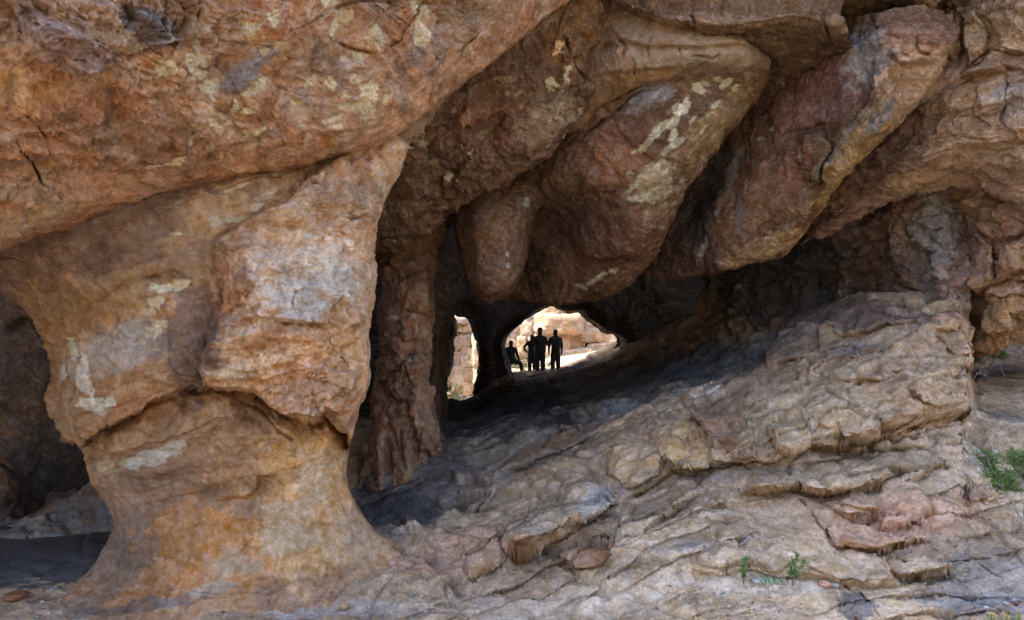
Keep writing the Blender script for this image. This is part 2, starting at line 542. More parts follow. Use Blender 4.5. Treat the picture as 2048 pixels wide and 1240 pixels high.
    for f in paint:
        k = f[0]
        if k == 'stain_shade':      # blob of mineral colour or painted-in shade with a ragged border
            _, cx, cy, rx, ry, ang, colr, strength = f[:8]
            hard = f[8] if len(f) > 8 else .5
            ca, sa = math.cos(R(ang)), math.sin(R(ang))
            xx, yy = x0 + 1.0 * jx - cx, y0 + 1.0 * jy - cy
            near = (np.abs(xx) < 3 * max(rx, ry)) & (np.abs(yy) < 3 * max(rx, ry))
            ix = np.nonzero(near)[0]
            if not len(ix): continue
            u = (xx[ix] * ca + yy[ix] * sa) / rx; v = (-xx[ix] * sa + yy[ix] * ca) / ry
            fq = float(np.clip(2.2 / (math.sqrt(rx * ry) * p[ix, 1].mean() / F), 1.2, 14))
            d = np.sqrt(u * u + v * v) + .8 * fbm(p[ix], fq, 5, seed + cx * .01, .68)
            m = (strength * sst(1 + .45 * hard, 1 - .45 * hard, d))[:, None]
            lum = c[ix].mean(1); lum = lum / (lum.mean() + 1e-6)
            c[ix] = c[ix] * (1 - m) + (np.asarray(colr) * (.9 + .2 * hash1(int(cx))) * (.25 + .75 * lum)[:, None]) * m
        elif k == 'patch':    # flake scar with a crisp edge
            _, pts, colr, strength = f
            xx, yy = x0 + .5 * jx, y0 + .5 * jy
            a = np.array(pts)
            near = (xx > a[:, 0].min()) & (xx < a[:, 0].max()) & (yy > a[:, 1].min()) & (yy < a[:, 1].max())
            ix = np.nonzero(near)[0]
            ix = ix[in_poly(xx[ix], yy[ix], pts)]
            if not len(ix): continue
            ix = ix[fbm(p[ix], 9., 4, seed + 222., .6) < .56]
            if not len(ix): continue
            V[ix] -= n[ix] * .018
            lum = c[ix].mean(1); lum = lum / (lum.mean() + 1e-6)
            c[ix] = c[ix] * (1 - strength) + np.asarray(colr) * strength * (.6 + .4 * lum)[:, None]
    c = np.clip(c, .015, .85)
    faces = grid_faces(nu, nv)
    mat = mat or M_ROCK
    fx = (x0 + ex_)[faces].mean(1); fy = (y0 + ey_)[faces].mean(1)
    left = np.ones(len(faces), bool)
    subs = []
    for pname, poly, plabel in parts:
        m = in_poly(fx, fy, poly) & left
        if m.sum() < 4: continue
        m = biggest(m, nu - 1, nv - 1)
        left &= ~m
        subs.append((pname, faces[m], plabel))
    for t in range(2):       # stray crumbs of the body enclosed by a part go to that part
        if not subs: break
        bigm = biggest(left, nu - 1, nv - 1); crumbs = left & ~bigm
        if crumbs.any():
            left = bigm; nm_, ff_, pl_ = subs[-1]; subs[-1] = (nm_, np.concatenate([ff_, faces[crumbs]]), pl_)
    ob = submesh(name, V, c, faces[left], mat, parent)
    for pname, ff, plabel in subs:
        s = submesh(pname, V, c, ff, mat, ob)
        if plabel: s['label'] = plabel
    GRID[name] = V.reshape(nu, nv, 3)
    return ob

def ragged(cx, cy, rx, ry, ang=0, n=9):
    r = random.Random(int(cx * 13 + cy * 7))
    pts = []
    ca, sa = math.cos(R(ang)), math.sin(R(ang))
    for i in range(n):
        a = 2 * math.pi * i / n + r.uniform(-.25, .25); k = r.uniform(.6, 1.2)
        u, v = rx * k * math.cos(a), ry * k * math.sin(a)
        pts.append((cx + u * ca - v * sa, cy + u * sa + v * ca))
    return pts

def patches(lst, col=CREAM, s=.9):
    return [('patch', ragged(q[0], q[1], q[2] * 1.18, q[3] * 1.18, *q[4:], n=11), np.asarray(col) * random.uniform(.8, 1.05), s) for q in lst]

# ================================================================== GROUND
# control points: photo x, photo y, distance
GP = [(-900, 1240, 8.3), (-900, 1900, 4.4), (-900, 1050, 12.0), (0, 1240, 8.4), (0, 1150, 9.9), (0, 1080, 11.4), (-300, 1000, 13.5),
      (250, 1240, 8.4), (250, 1150, 9.8), (220, 1040, 12.6), (500, 1240, 8.35), (500, 1100, 10.6), (500, 950, 14.5),
      (700, 1240, 8.3), (700, 1180, 8.8), (740, 1050, 10.9), (760, 1000, 11.9), (780, 930, 13.8), (850, 870, 16.2),
      (900, 840, 18.5), (915, 809, 23.0), (950, 795, 24.0), (1000, 1240, 8.15), (1000, 1150, 9.05), (1000, 1050, 10.3), (1000, 950, 12.2),
      (1000, 880, 14.2), (1000, 830, 16.8), (1000, 790, 20.0), (1010, 750, 26.0), (1100, 746, 26.0),
      (1250, 1240, 8.0), (1250, 1150, 8.8), (1250, 1050, 9.9), (1250, 950, 11.3), (1250, 880, 12.7), (1250, 830, 14.2), (1250, 790, 16.6), (1250, 745, 20.5),
      (1240, 695, 26.0), (1330, 690, 21.5), (1330, 650, 26.5), (1500, 1240, 7.9), (1500, 1150, 8.6), (1500, 1050, 9.5), (1500, 950, 10.6), (1500, 880, 11.3),
      (1500, 830, 12.1), (1500, 790, 12.9), (1500, 750, 14.1), (1500, 700, 15.7), (1500, 650, 18.0), (1470, 610, 22.0),
      (1750, 1240, 7.8), (1750, 1150, 8.4), (1750, 1050, 9.2), (1750, 950, 10.2), (1750, 880, 10.8), (1750, 830, 11.15), (1750, 780, 11.5), (1750, 730, 12.0),
      (1750, 680, 12.6), (1750, 640, 13.2), (1750, 605, 13.8), (1900, 830, 11.1), (1900, 780, 11.4), (1900, 730, 11.7), (1900, 680, 12.0), (1900, 640, 12.3), (1900, 600, 12.7),
      (2048, 1240, 7.6), (2048, 1150, 8.2), (2048, 1050, 9.0), (2048, 950, 10.0), (2048, 880, 11.0),
      (2500, 1240, 7.4), (2500, 950, 9.6), (2900, 1240, 7.2), (2900, 900, 10.0), (1000, 1900, 4.3), (2900, 1900, 4.1), (500, 2500, 3.0), (1800, 2500, 2.9)]
GP = np.array(GP, float)

def tps(pts, val, x, y, lam=1e-3):
    s = 500.
    P = pts / s; n = len(P)
    def U(r2): return .5 * r2 * np.log(r2 + 1e-12)
    K = U(((P[:, None] - P[None]) ** 2).sum(-1)) + lam * np.eye(n)
    Q = np.concatenate([np.ones((n, 1)), P], 1)
    A = np.block([[K, Q], [Q.T, np.zeros((3, 3))]])
    w = np.linalg.solve(A, np.concatenate([val, np.zeros(3)]))
    X = np.stack([x.ravel(), y.ravel()], 1) / s
    out = np.empty(len(X))
    for a in range(0, len(X), 40000):
        q = X[a:a + 40000]
        out[a:a + 40000] = U(((q[:, None] - P[None]) ** 2).sum(-1)) @ w[:n] + w[n] + q @ w[n + 1:]
    return out.reshape(x.shape)

gx = np.concatenate([np.linspace(-900, -60, 60, endpoint=False), np.linspace(-60, 2110, 760, endpoint=False), np.linspace(2110, 2900, 60)])
top = np.interp(gx, [-900, 0, 150, 220, 500, 700, 760, 880, 920, 948, 975, 1000, 1110, 1180, 1240, 1330, 1450, 1600, 1930, 1945, 1960, 2048, 2900],
                [960, 1010, 970, 940, 880, 850, 845, 812, 806, 792, 768, 747, 745, 725, 692, 642, 612, 592, 588, 690, 715, 690, 660])
vv = np.concatenate([np.linspace(0, 1, 250, endpoint=False), 1 + np.linspace(0, 1, 30)])
PX = np.repeat(gx[None], len(vv), 0)
PY = np.where(vv[:, None] <= 1, top[None] + vv[:, None] * (1262 - top[None]), 1262 + (vv[:, None] - 1) ** 1.6 * 1240)
inv = tps(GP[:, :2], 1 / GP[:, 2], PX, PY)
# right of the mound the ground drops away to a lower gully
gul = sst(1934, 1952, PX + 5 * np.sin(PY / 23.)) * sst(900, 800, PY)
inv_g = 1 / np.interp(PY, [640, 690, 715, 745, 785, 830, 900], [28, 20.5, 17.5, 15.6, 13.6, 12.3, 10.8])
inv = inv * (1 - gul) + inv_g * gul
gY = 1 / np.maximum(inv, 1 / 40.)
gbase = np.stack([PX, PY, gY], -1)
# rows that carry the ground over the crest and down behind it
crest = gbase[0]
zc = CZ - (crest[:, 1] - 620) / F * crest[:, 2]
extra = []
for dy_, dz_ in ((12., -3.4), (6.0, -2.4), (3.6, -.5), (2.4, -.08), (1.2, .02)):
    Yn = crest[:, 2] + dy_; zn = np.where(crest[:, 2] > 15, zc + dz_, zc + dz_ * .4)
    xw = (crest[:, 0] - 1024) / F * crest[:, 2]
    extra.append(np.stack([xw / Yn * F + 1024, 620 + (CZ - zn) / Yn * F, Yn], -1))
gbase = np.concatenate([np.array(extra), gbase], 0)
# more rows where rows are far apart in depth
def refine_rows(b, maxgap):
    out = [b[0]]
    for i in range(1, len(b)):
        k = int(min(8, max(1, np.ceil(np.abs(b[i][:, 2] - b[i - 1][:, 2]).mean() / maxgap))))
        for j in range(1, k + 1):
            t = j / k
            out.append(b[i - 1] * (1 - t) + b[i] * t)
    return np.array(out)
gbase = refine_rows(gbase, .5)

MOUND = [(1345, 940), (1420, 940), (1480, 932), (1560, 912), (1640, 902), (1740, 888), (1800, 872), (1850, 852), (1915, 836), (1960, 800), (1960, 560), (1600, 560),
         (1560, 690), (1500, 760), (1440, 800), (1385, 840), (1400, 880)]
SLAB1 = [(1000, 1085), (1030, 1106), (1080, 1096), (1135, 1060), (1195, 1030), (1228, 990), (1190, 960), (1130, 970), (1060, 1010), (1010, 1040)]
SLAB2 = [(1120, 1092), (1150, 1120), (1205, 1113), (1228, 1082), (1200, 1070), (1150, 1072)]
SLAB3 = [(1476, 985), (1530, 997), (1590, 990), (1606, 972), (1560, 958), (1500, 960)]
SLAB4 = [(1600, 985), (1640, 998), (1700, 986), (1748, 974), (1730, 950), (1660, 952), (1610, 965)]
BLK1 = [(1215, 950), (1265, 965), (1325, 940), (1330, 905), (1290, 885), (1225, 905)]
BLK2 = [(1290, 880), (1335, 930), (1420, 920), (1425, 880), (1380, 838), (1320, 845)]
PLATES = [  # broken plates and blocks of the floor: outline, how far it stands proud, name, label
    (SLAB1, .26, 'rock_slab', 'long pale sandstone slab with a broken rusty left end'), (SLAB2, .20, 'rock_block', 'rust red block below the long pale slab'),
    (SLAB3, .18, 'rock_slab', None), (SLAB4, .20, 'rock_slab', None), (BLK1, .16, 'rock_block', None), (BLK2, .18, 'rock_block', 'ochre yellow block'),
    ([(1374, 834), (1422, 823), (1493, 826), (1523, 849), (1493, 901), (1456, 901), (1422, 871)], .20, 'rock_block', 'dark brown chunk'),
    ([(1526, 834), (1560, 815), (1608, 808), (1621, 871), (1597, 893), (1552, 886), (1537, 856)], .16, 'rock_block', None),
    ([(1675, 856), (1764, 845), (1777, 880), (1738, 895), (1690, 886)], .16, 'rock_block', None),
    ([(1519, 715), (1634, 697), (1658, 706), (1600, 728), (1545, 749)], .12, 'rock_plate', None),
    ([(1671, 734), (1693, 708), (1760, 711), (1801, 745), (1760, 767), (1708, 767), (1634, 760)], .14, 'rock_plate', None),
    ([(1819, 775), (1834, 767), (1871, 797), (1873, 821), (1838, 817), (1819, 793)], .16, 'rock_block', None),
    ([(1875, 671), (1931, 656), (1938, 708), (1894, 715)], .12, 'rock_block', None),
    ([(1644, 1010), (1760, 1008), (1766, 1025), (1689, 1044), (1647, 1025)], .10, 'rock_plate', None),
    ([(1760, 1036), (1779, 1021), (1827, 1027), (1822, 1049), (1760, 1057)], .12, 'rock_plate', None),
    ([(1647, 1070), (1700, 1055), (1805, 1072), (1828, 1081), (1767, 1102), (1677, 1098)], .14, 'rock_plate', 'pinkish plate'),
    ([(1771, 1119), (1842, 1100), (1901, 1120), (1901, 1139), (1797, 1147)], .14, 'rock_plate', None),
    ([(1917, 972), (1966, 959), (2013, 984), (1974, 993)], .12, 'rock_plate', None),
    ([(925, 1065), (996, 1041), (1000, 1101), (953, 1139), (928, 1128)], .07, 'rock_plate', None),
    ([(833, 1073), (920, 1066), (923, 1126), (879, 1142), (772, 1139)], .06, 'rock_plate', None),
    ([(1340, 1000), (1420, 960), (1465, 975), (1450, 1010), (1380, 1030)], .10, 'rock_plate', None),
    ([(1400, 1125), (1450, 1108), (1560, 1112), (1600, 1130), (1560, 1143), (1500, 1138), (1440, 1150), (1385, 1140)], .08, 'rock_plate', None),
    ([(1600, 1130), (1680, 1112), (1740, 1140), (1735, 1165), (1650, 1158), (1612, 1146)], .08, 'rock_plate', None),
    ([(1030, 905), (1110, 868), (1190, 846), (1240, 850), (1150, 893), (1055, 932), (985, 960)], .10, 'rock_plate', 'pale brick like band of stone'),
    ([(1260, 800), (1330, 770), (1420, 745), (1440, 765), (1370, 795), (1290, 815)], .10, 'rock_plate', None)]
g_feats = [('plate', pl[0], pl[1], 12.) for pl in PLATES] + [
    ('bands', 44., .16, .10),
    ('calm', 60, 1110, 260, 75, .9), ('calm', 2010, 760, 80, 90, .6), ('calm', 330, 1225, 420, 30, .5), ('calm', 1050, 1215, 500, 40, .35),
    ('lump', 1110, 1040, 130, 40, -24, .28), ('lump', 1180, 1095, 60, 25, -8, .18), ('lump', 1540, 975, 70, 20, -3, .16), ('lump', 1670, 970, 80, 20, -6, .18),
    ('lump', 1275, 925, 70, 40, -20, .22), ('lump', 1370, 890, 70, 45, -30, .25), ('lump', 1650, 830, 220, 70, -12, .45), ('lump', 1500, 870, 110, 50, -8, .25),
    ('lump', 1820, 760, 110, 80, 0, .25), ('lump', 1240, 810, 60, 12, -18, -.25),
    ('lump', 1735, 790, 45, 22, 25, -.22), ('lump', 1650, 866, 26, 16, 0, -.25), ('lump', 1880, 700, 20, 40, 0, -.2), ('lump', 1780, 840, 45, 18, -10, .2),
    ('ledge', [(1003, 1075), (1015, 1100), (1035, 1106), (1080, 1096), (1135, 1060), (1195, 1030), (1228, 990)], .34, 45),
    ('ledge', [(1100, 1100), (1150, 1120), (1205, 1113), (1228, 1080), (1285, 1062), (1360, 1010), (1420, 980)], .20, 35),
    ('ledge', [(1215, 1003), (1290, 972), (1345, 942), (1420, 938), (1480, 930), (1560, 910), (1640, 900), (1740, 887), (1800, 870), (1850, 850), (1915, 833), (1960, 815)], .42, 70),
    ('ledge', [(1470, 985), (1530, 998), (1600, 990), (1640, 998), (1700, 986), (1760, 970), (1830, 930)], .22, 30),
    ('ledge', [(1360, 1150), (1440, 1167), (1500, 1150), (1560, 1160), (1640, 1166), (1740, 1175), (1820, 1160)], .16, 40),
    ('ledge', [(880, 930), (930, 905), (1010, 860), (1090, 840), (1180, 806), (1250, 785), (1290, 802)], .20, 22),
    ('ledge', [(900, 1030), (960, 990), (1060, 930), (1160, 890), (1240, 860), (1320, 818), (1390, 770)], .24, 35),
    ('ledge', [(960, 950), (1030, 905), (1110, 865), (1190, 845), (1260, 820)], .14, 22),
    ('ledge', [(1541, 749), (1600, 730), (1656, 704), (1720, 690)], .14, 20), ('ledge', [(1626, 765), (1671, 736), (1740, 720)], .12, 20),
    ('ledge', [(1641, 643), (1671, 673), (1738, 662), (1793, 641), (1850, 628)], .22, 25),
    ('ledge', [(1560, 690), (1600, 668), (1640, 655)], .12, 20), ('ledge', [(1370, 834), (1420, 862), (1467, 873), (1510, 850)], .18, 25),
    ('ledge', [(1623, 876), (1641, 850), (1671, 850), (1682, 874), (1740, 892), (1775, 870)], .18, 25), ('ledge', [(1760, 850), (1800, 835), (1840, 838), (1880, 820)], .14, 20),
    ('ledge', [(1677, 1022), (1720, 1028), (1766, 1024)], .12, 18), ('ledge', [(1680, 1040), (1730, 1044), (1764, 1038)], .10, 16),
    ('ledge', [(1770, 1040), (1800, 1030), (1840, 1036), (1850, 1060)], .14, 20), ('ledge', [(1672, 1098), (1767, 1102), (1824, 1082), (1870, 1075)], .16, 25),
    ('ledge', [(1770, 1140), (1810, 1148), (1865, 1138), (1905, 1130), (1920, 1110)], .16, 22), ('ledge', [(1800, 975), (1850, 950), (1902, 927)], .14, 20),
    ('ledge', [(1915, 980), (1960, 985), (2010, 978)], .14, 20), ('ledge', [(1390, 1050), (1430, 1060), (1500, 1052)], .08, 20), ('ledge', [(1420, 1010), (1480, 1030), (1560, 1015)], .08, 20),
    ('ledge', [(1100, 800), (1160, 790), (1230, 760), (1290, 750)], .12, 15), ('ledge', [(1290, 790), (1350, 770), (1430, 745), (1480, 720)], .14, 16), ('ledge', [(1350, 800), (1420, 790), (1500, 762)], .16, 18),
    ('ledge', [(1120, 838), (1160, 860), (1200, 850)], .1, 18), ('ledge', [(1040, 790), (1100, 775), (1135, 800)], .1, 14),
    ('ledge', [(860, 1180), (925, 1150), (1000, 1105)], .10, 35), ('ledge', [(740, 1175), (800, 1165), (870, 1150)], .08, 30),
    ('crack', [(925, 1065), (928, 1100), (922, 1140)], .08, 2.5), ('crack', [(690, 1200), (710, 1130), (725, 1070), (760, 1040)], .08, 3),
    ('crack', [(650, 1215), (720, 1150), (760, 1090)], .06, 3), ('crack', [(1335, 915), (1345, 880), (1330, 850), (1300, 846)], .10, 3), ('crack', [(1345, 935), (1370, 880), (1385, 845), (1365, 800)], .14, 4),
    ('crack', [(1599, 1005), (1640, 1070), (1676, 1088)], .12, 3.5), ('crack', [(1925, 1085), (1974, 1122), (2040, 1166)], .10, 3.5), ('crack', [(1440, 1110), (1455, 1140), (1450, 1165)], .06, 2.5),
    ('crack', [(1530, 890), (1548, 860), (1535, 830)], .10, 3), ('crack', [(1700, 690), (1740, 712), (1762, 716), (1780, 700)], .14, 4), ('crack', [(1730, 900), (1800, 880), (1870, 852)], .1, 3),
    ('crack', [(1580, 935), (1578, 960), (1600, 985)], .06, 3), ('crack', [(1676, 1160), (1720, 1195), (1760, 1240)], .07, 3), ('crack', [(1560, 1195), (1600, 1230), (1620, 1245)], .05, 2.5),
    ('crack', [(960, 930), (985, 900), (983, 880)], .08, 3), ('crack', [(700, 1010), (750, 1035), (820, 1030)], .1, 4),
    ('crack', [(1780, 745), (1815, 770), (1830, 800)], .10, 4), ('crack', [(1850, 660), (1870, 700), (1860, 750)], .10, 4), ('crack', [(1820, 690), (1835, 730), (1810, 770)], .08, 4),
    # mineral colours and stains of the stone floor
    ('stain_shade', 1000, 890, 300, 90, -24, np.array([.19, .165, .15]), .6, .6), ('stain_shade', 1200, 765, 330, 45, -10, SOOT_SHADE * 1.3, .8, .5), ('stain_shade', 960, 820, 190, 60, 0, SOOT_SHADE, .85, .5),
    ('stain_shade', 1470, 700, 170, 50, -12, SOOT_SHADE * 2.0, .65, .5), ('stain_shade', 1680, 625, 200, 32, 0, PURPLE * .75, .75, .5), ('stain_shade', 80, 1110, 230, 62, 0, BLUE * .36, .92, .35), ('stain_shade', 110, 1010, 170, 35, -10, BLUE * .9, .5, .5),
    ('stain_shade', 820, 960, 110, 70, -30, SOOT_SHADE * 1.5, .7, .5), ('stain_shade', 780, 1000, 90, 30, 10, SOOT_SHADE * 1.4, .7, .5), ('stain_shade', 760, 1085, 30, 50, 40, BLUE * .7, .5, .5),
    ('stain_shade', 1090, 945, 260, 16, -27, TAN * .95, .65, .5), ('stain_shade', 1190, 800, 60, 12, -15, TAN, .6, .4), ('stain_shade', 1240, 815, 40, 16, -20, GREY * 1.15, .7, .4), ('stain_shade', 1120, 880, 120, 10, -25, OCHRE * .9, .5, .5),
    ('stain_shade', 1060, 1050, 50, 20, -25, np.array([.52, .43, .33]), .5, .6), ('stain_shade', 1190, 1000, 40, 22, -30, WHITE * .9, .5, .4), ('stain_shade', 1185, 1092, 45, 22, -8, RUST * 1.15, .75, .35), ('stain_shade', 1030, 1100, 18, 14, 0, RUST, .6, .4),
    ('stain_shade', 900, 1100, 120, 40, -15, PINK * .95, .6, .5), ('stain_shade', 1270, 915, 60, 35, -15, TAN * 1.15, .7, .4), ('stain_shade', 1370, 880, 55, 40, -30, np.array([.56, .36, .17]), .75, .4),
    ('stain_shade', 1470, 860, 90, 45, 0, BROWN * 1.25, .7, .5), ('stain_shade', 1640, 830, 180, 60, -10, np.array([.60, .43, .27]), .75, .5), ('stain_shade', 1830, 760, 110, 100, 0, np.array([.52, .35, .22]), .7, .5),
    ('stain_shade', 1600, 730, 150, 45, -20, np.array([.40, .25, .16]), .6, .5), ('stain_shade', 1730, 1060, 130, 50, 0, PINK * .95, .6, .6), ('stain_shade', 1850, 1020, 150, 40, -10, PINK * 1.05, .55, .6),
    ('stain_shade', 1980, 1140, 90, 60, 0, GREY * .85, .6, .5), ('stain_shade', 1960, 1200, 110, 30, 0, BLUE, .6, .5), ('stain_shade', 1710, 1215, 40, 22, 20, BLUE * .55, .75, .4), ('stain_shade', 1370, 1110, 60, 12, -2, np.array([.30, .27, .25]), .6, .4),
    ('stain_shade', 1540, 1175, 120, 20, 0, WHITE * .7, .4, .6), ('stain_shade', 1480, 1130, 100, 26, 0, np.array([.60, .43, .30]), .6, .5), ('stain_shade', 1150, 1190, 250, 35, -4, np.array([.56, .45, .34]), .5, .6),
    ('stain_shade', 1560, 1040, 140, 40, 0, GREYBROWN * 1.25, .5, .6), ('stain_shade', 1440, 930, 60, 12, -6, SOOT_SHADE * 1.6, .7, .4), ('stain_shade', 1500, 950, 120, 10, -3, SOOT_SHADE * 1.8, .5, .5), ('stain_shade', 2000, 740, 70, 14, -6, BLUE * .5, .8, .4),
    ('stain_shade', 2000, 830, 60, 10, 18, BLUE * .6, .6, .4), ('stain_shade', 300, 1222, 200, 14, -3, SOOT_SHADE * 1.6, .6, .5), ('stain_shade', 650, 1225, 180, 16, 0, GREY * 1.1, .5, .5),
    ('stain_shade', 1260, 965, 120, 8, -22, np.array([.24, .21, .19]), .5, .5), ('stain_shade', 1700, 700, 70, 14, -8, BLUE * 1.2, .4, .5), ('stain_shade', 1350, 745, 40, 16, 0, BLUE * .8, .5, .5), ('stain_shade', 1420, 790, 26, 12, -10, WHITE * .8, .5, .4)]
g_style = dict(pal=(BEIGE, np.array([.50, .35, .24]), np.array([.47, .33, .21])), strata=.24, sfreq=2.3, terr=.085, ts=1.0, tk=6, big=.05, bigs=.6, crack=.12, cs=.7, fine=.012, dark=.4, mott=.6, aniso=(.42, .6, 1.9), bed=True, facet=.05, fsc=1.5)
ground = build('ground', gbase, g_style, 3.0, g_feats, smooth_edges=True, zones=[([(1770, 690), (1820, 650), (1890, 615), (1965, 590), (1970, 800), (1900, 830), (1820, 840), (1760, 800)], dict(facet=.07, fsc=2.1, aniso=(.9, .9, 1.3), pits=.05, ps=2.4, strata=.12, pal=(np.array([.54, .38, .25]), np.array([.47, .30, .19]), TAN)))], parts=[(pl[2], pl[0], pl[3]) for pl in PLATES] + [('rock_mound', MOUND, 'steep cracked tan mound with a dark undercut foot')])
tag(ground, kind='structure')

GV = GRID['ground'].reshape(-1, 3); GPX, GPY = to_px(GV)
def on_ground(px, py):
    ok = (np.abs(GPX - px) < 7) & (np.abs(GPY - py) < 7) & (GV[:, 1] > 3)
    ix = np.nonzero(ok)[0]
    if not len(ix):
        ix = np.argsort((GPX - px) ** 2 + (GPY - py) ** 2 + 1e6 * (GV[:, 1] < 3))[:4]
    near = ix[GV[ix, 1] < GV[ix, 1].min() + .6]
    k = near[np.argmin((GPX[near] - px) ** 2 + (GPY[near] - py) ** 2)]
    return Vector(GV[k])

# ================================================================== OVERHANG (upper left)
A = [
    [(-900, -700, 8), (-500, -800, 8), (0, -800, 8.5), (300, -700, 9), (550, -650, 9.5), (780, -600, 10), (950, -520, 10.5), (1150, -450, 11), (1400, -450, 12)],
    [(-900, -300, 5.2), (-450, -350, 5.4), (0, -330, 5.9), (300, -300, 6.5), (550, -280, 7.1), (780, -270, 7.8), (980, -250, 8.6), (1180, -280, 9.6), (1400, -300, 10.8)],
    [(-900, 60, 5.1), (-450, 0, 5.4), (0, -60, 5.8), (280, -80, 6.4), (520, -90, 7.0), (740, -110, 7.8), (930, -120, 8.6), (1120, -160, 9.6), (1340, -210, 10.8)],
    [(-850, 350, 5.3), (-430, 230, 5.6), (0, 160, 6.1), (270, 130, 6.6), (500, 100, 7.2), (720, 60, 7.9), (900, 0, 8.7), (1080, -80, 9.5), (1310, -170, 10.8)],
    [(-820, 600, 5.9), (-420, 460, 6.2), (0, 340, 6.6), (280, 270, 7.1), (520, 230, 7.6), (740, 190, 8.2), (890, 110, 8.9), (1060, 10, 9.6), (1290, -130, 10.9)],
    [(-800, 740, 6.6), (-410, 590, 6.9), (0, 450, 7.2), (290, 355, 7.7), (545, 305, 8.1), (755, 262, 8.6), (897, 170, 9.2), (1063, 45, 9.8), (1285, -110, 11)],
    [(-800, 790, 7.1), (-400, 640, 7.4), (0, 500, 7.8), (300, 392, 8.2), (555, 338, 8.6), (760, 288, 9.0), (900, 192, 9.5), (1064, 62, 10.0), (1285, -95, 11.1)]]
A.append(wrap(A[6], 0, -8, .7)); A.append(wrap(A[6], 0, -60, 2.8))
a_feats = [
    ('calmline', [(-100, 530), (0, 500), (300, 392), (555, 338), (760, 288), (900, 192), (1064, 62), (1140, 0)], 120, .72), ('calm', 700, 150, 330, 120, .35),
    ('plate', [(-60, -60), (24, 10), (44, 51), (82, 92), (127, 113), (137, 137), (181, 154), (212, 150), (250, 110), (300, 90), (380, 80), (400, 30), (395, -60)], .11),
    ('lump', 120, 100, 120, 50, 20, .12), ('lump', 560, 60, 120, 60, -20, .1), ('lump', 460, 130, 70, 25, -40, -.12), ('lump', 700, 130, 120, 60, -20, -.08),
    ('ledge', [(395, 0), (392, 30), (360, 75), (400, 85), (440, 90)], .06, 30), ('ledge', [(250, 0), (265, 30), (300, 62), (345, 78)], .10, 40),
    ('crack', [(-10, 294), (34, 297), (48, 318), (79, 356), (92, 380), (147, 403), (180, 400)], .10, 3), ('crack', [(20, 205), (68, 246), (96, 290), (110, 330)], .06, 3),
    ('crack', [(640, 70), (700, 95), (760, 110), (800, 80), (850, 20), (900, -20)], .07, 3), ('crack', [(870, 100), (880, 120), (940, 90), (960, 60)], .06, 3), ('crack', [(770, 0), (800, 40), (830, 60)], .05, 3),
    ('ledge', [(520, 300), (600, 280), (700, 262), (770, 250)], .05, 20), ('ledge', [(620, 245), (660, 262), (645, 285)], .04, 20),
    ('stain_shade', 130, 90, 110, 50, 25, PURPLE * 1.2, .6, .6), ('stain_shade', 300, 50, 60, 40, 20, np.array([.17, .15, .16]), .7, .5), ('stain_shade', 500, 140, 70, 22, -38, np.array([.27, .25, .27]), .7, .5),
    ('stain_shade', 480, 175, 30, 12, -20, DARK, .6, .5), ('stain_shade', 330, 280, 80, 50, -10, np.array([.26, .14, .10]), .55, .5), ('stain_shade', 40, 180, 70, 40, 10, OCHRE * .95, .5, .6), ('stain_shade', 60, 440, 110, 26, -22, np.array([.56, .40, .24]), .6, .6),
    ('stain_shade', 640, 170, 90, 60, -15, np.array([.30, .19, .14]), .5, .6), ('stain_shade', 200, 330, 120, 60, -15, RUST, .4, .6), ('stain_shade', 900, 60, 90, 40, -40, np.array([.30, .21, .17]), .55, .5), ('stain_shade', 730, 20, 70, 40, 0, np.array([.28, .18, .14]), .5, .5),
    ('stain_shade', 960, 10, 60, 80, 40, np.array([.36, .22, .13]), .6, .5), ('stain_shade', 640, 30, 120, 40, 0, ORANGE * 1.1, .5, .6),
] + patches([(670, 55, 9, 34), (745, 72, 15, 22), (690, 34, 10, 16), (655, 12, 12, 20), (640, 4, 8, 8), (330, 130, 17, 20), (388, 122, 24, 18), (400, 150, 18, 12), (422, 175, 17, 20), (395, 95, 10, 14), (510, 175, 28, 9, -25),
             (430, 240, 15, 14), (465, 215, 8, 16), (490, 218, 16, 8, -20), (500, 265, 22, 6, -25), (512, 285, 16, 6, -20), (345, 315, 30, 6, -28), (310, 330, 26, 5, -30), (420, 300, 10, 8), (400, 272, 22, 5, -20), (515, 252, 20, 4, -15),
             (690, 190, 14, 11), (733, 182, 20, 20), (725, 205, 14, 18), (738, 215, 12, 22, 20), (700, 212, 18, 10, -20), (708, 155, 14, 10), (660, 165, 10, 12), (655, 180, 6, 14, 20), (625, 165, 9, 15, 30), (600, 210, 12, 9),
             (668, 240, 26, 6, -20), (672, 252, 18, 6, -18), (610, 252, 12, 7), (690, 115, 8, 10), (715, 113, 7, 12), (850, 65, 14, 28, -10), (857, 30, 10, 26), (835, 10, 10, 16), (770, 195, 6, 14, 30), (780, 190, 10, 4, -35), (615, 278, 12, 5, -40),
             (560, 90, 16, 10), (540, 40, 12, 18), (500, 60, 14, 18), (530, 105, 10, 6), (1110, 35, 12, 7, -20)], np.array([.68, .54, .35]), .92)
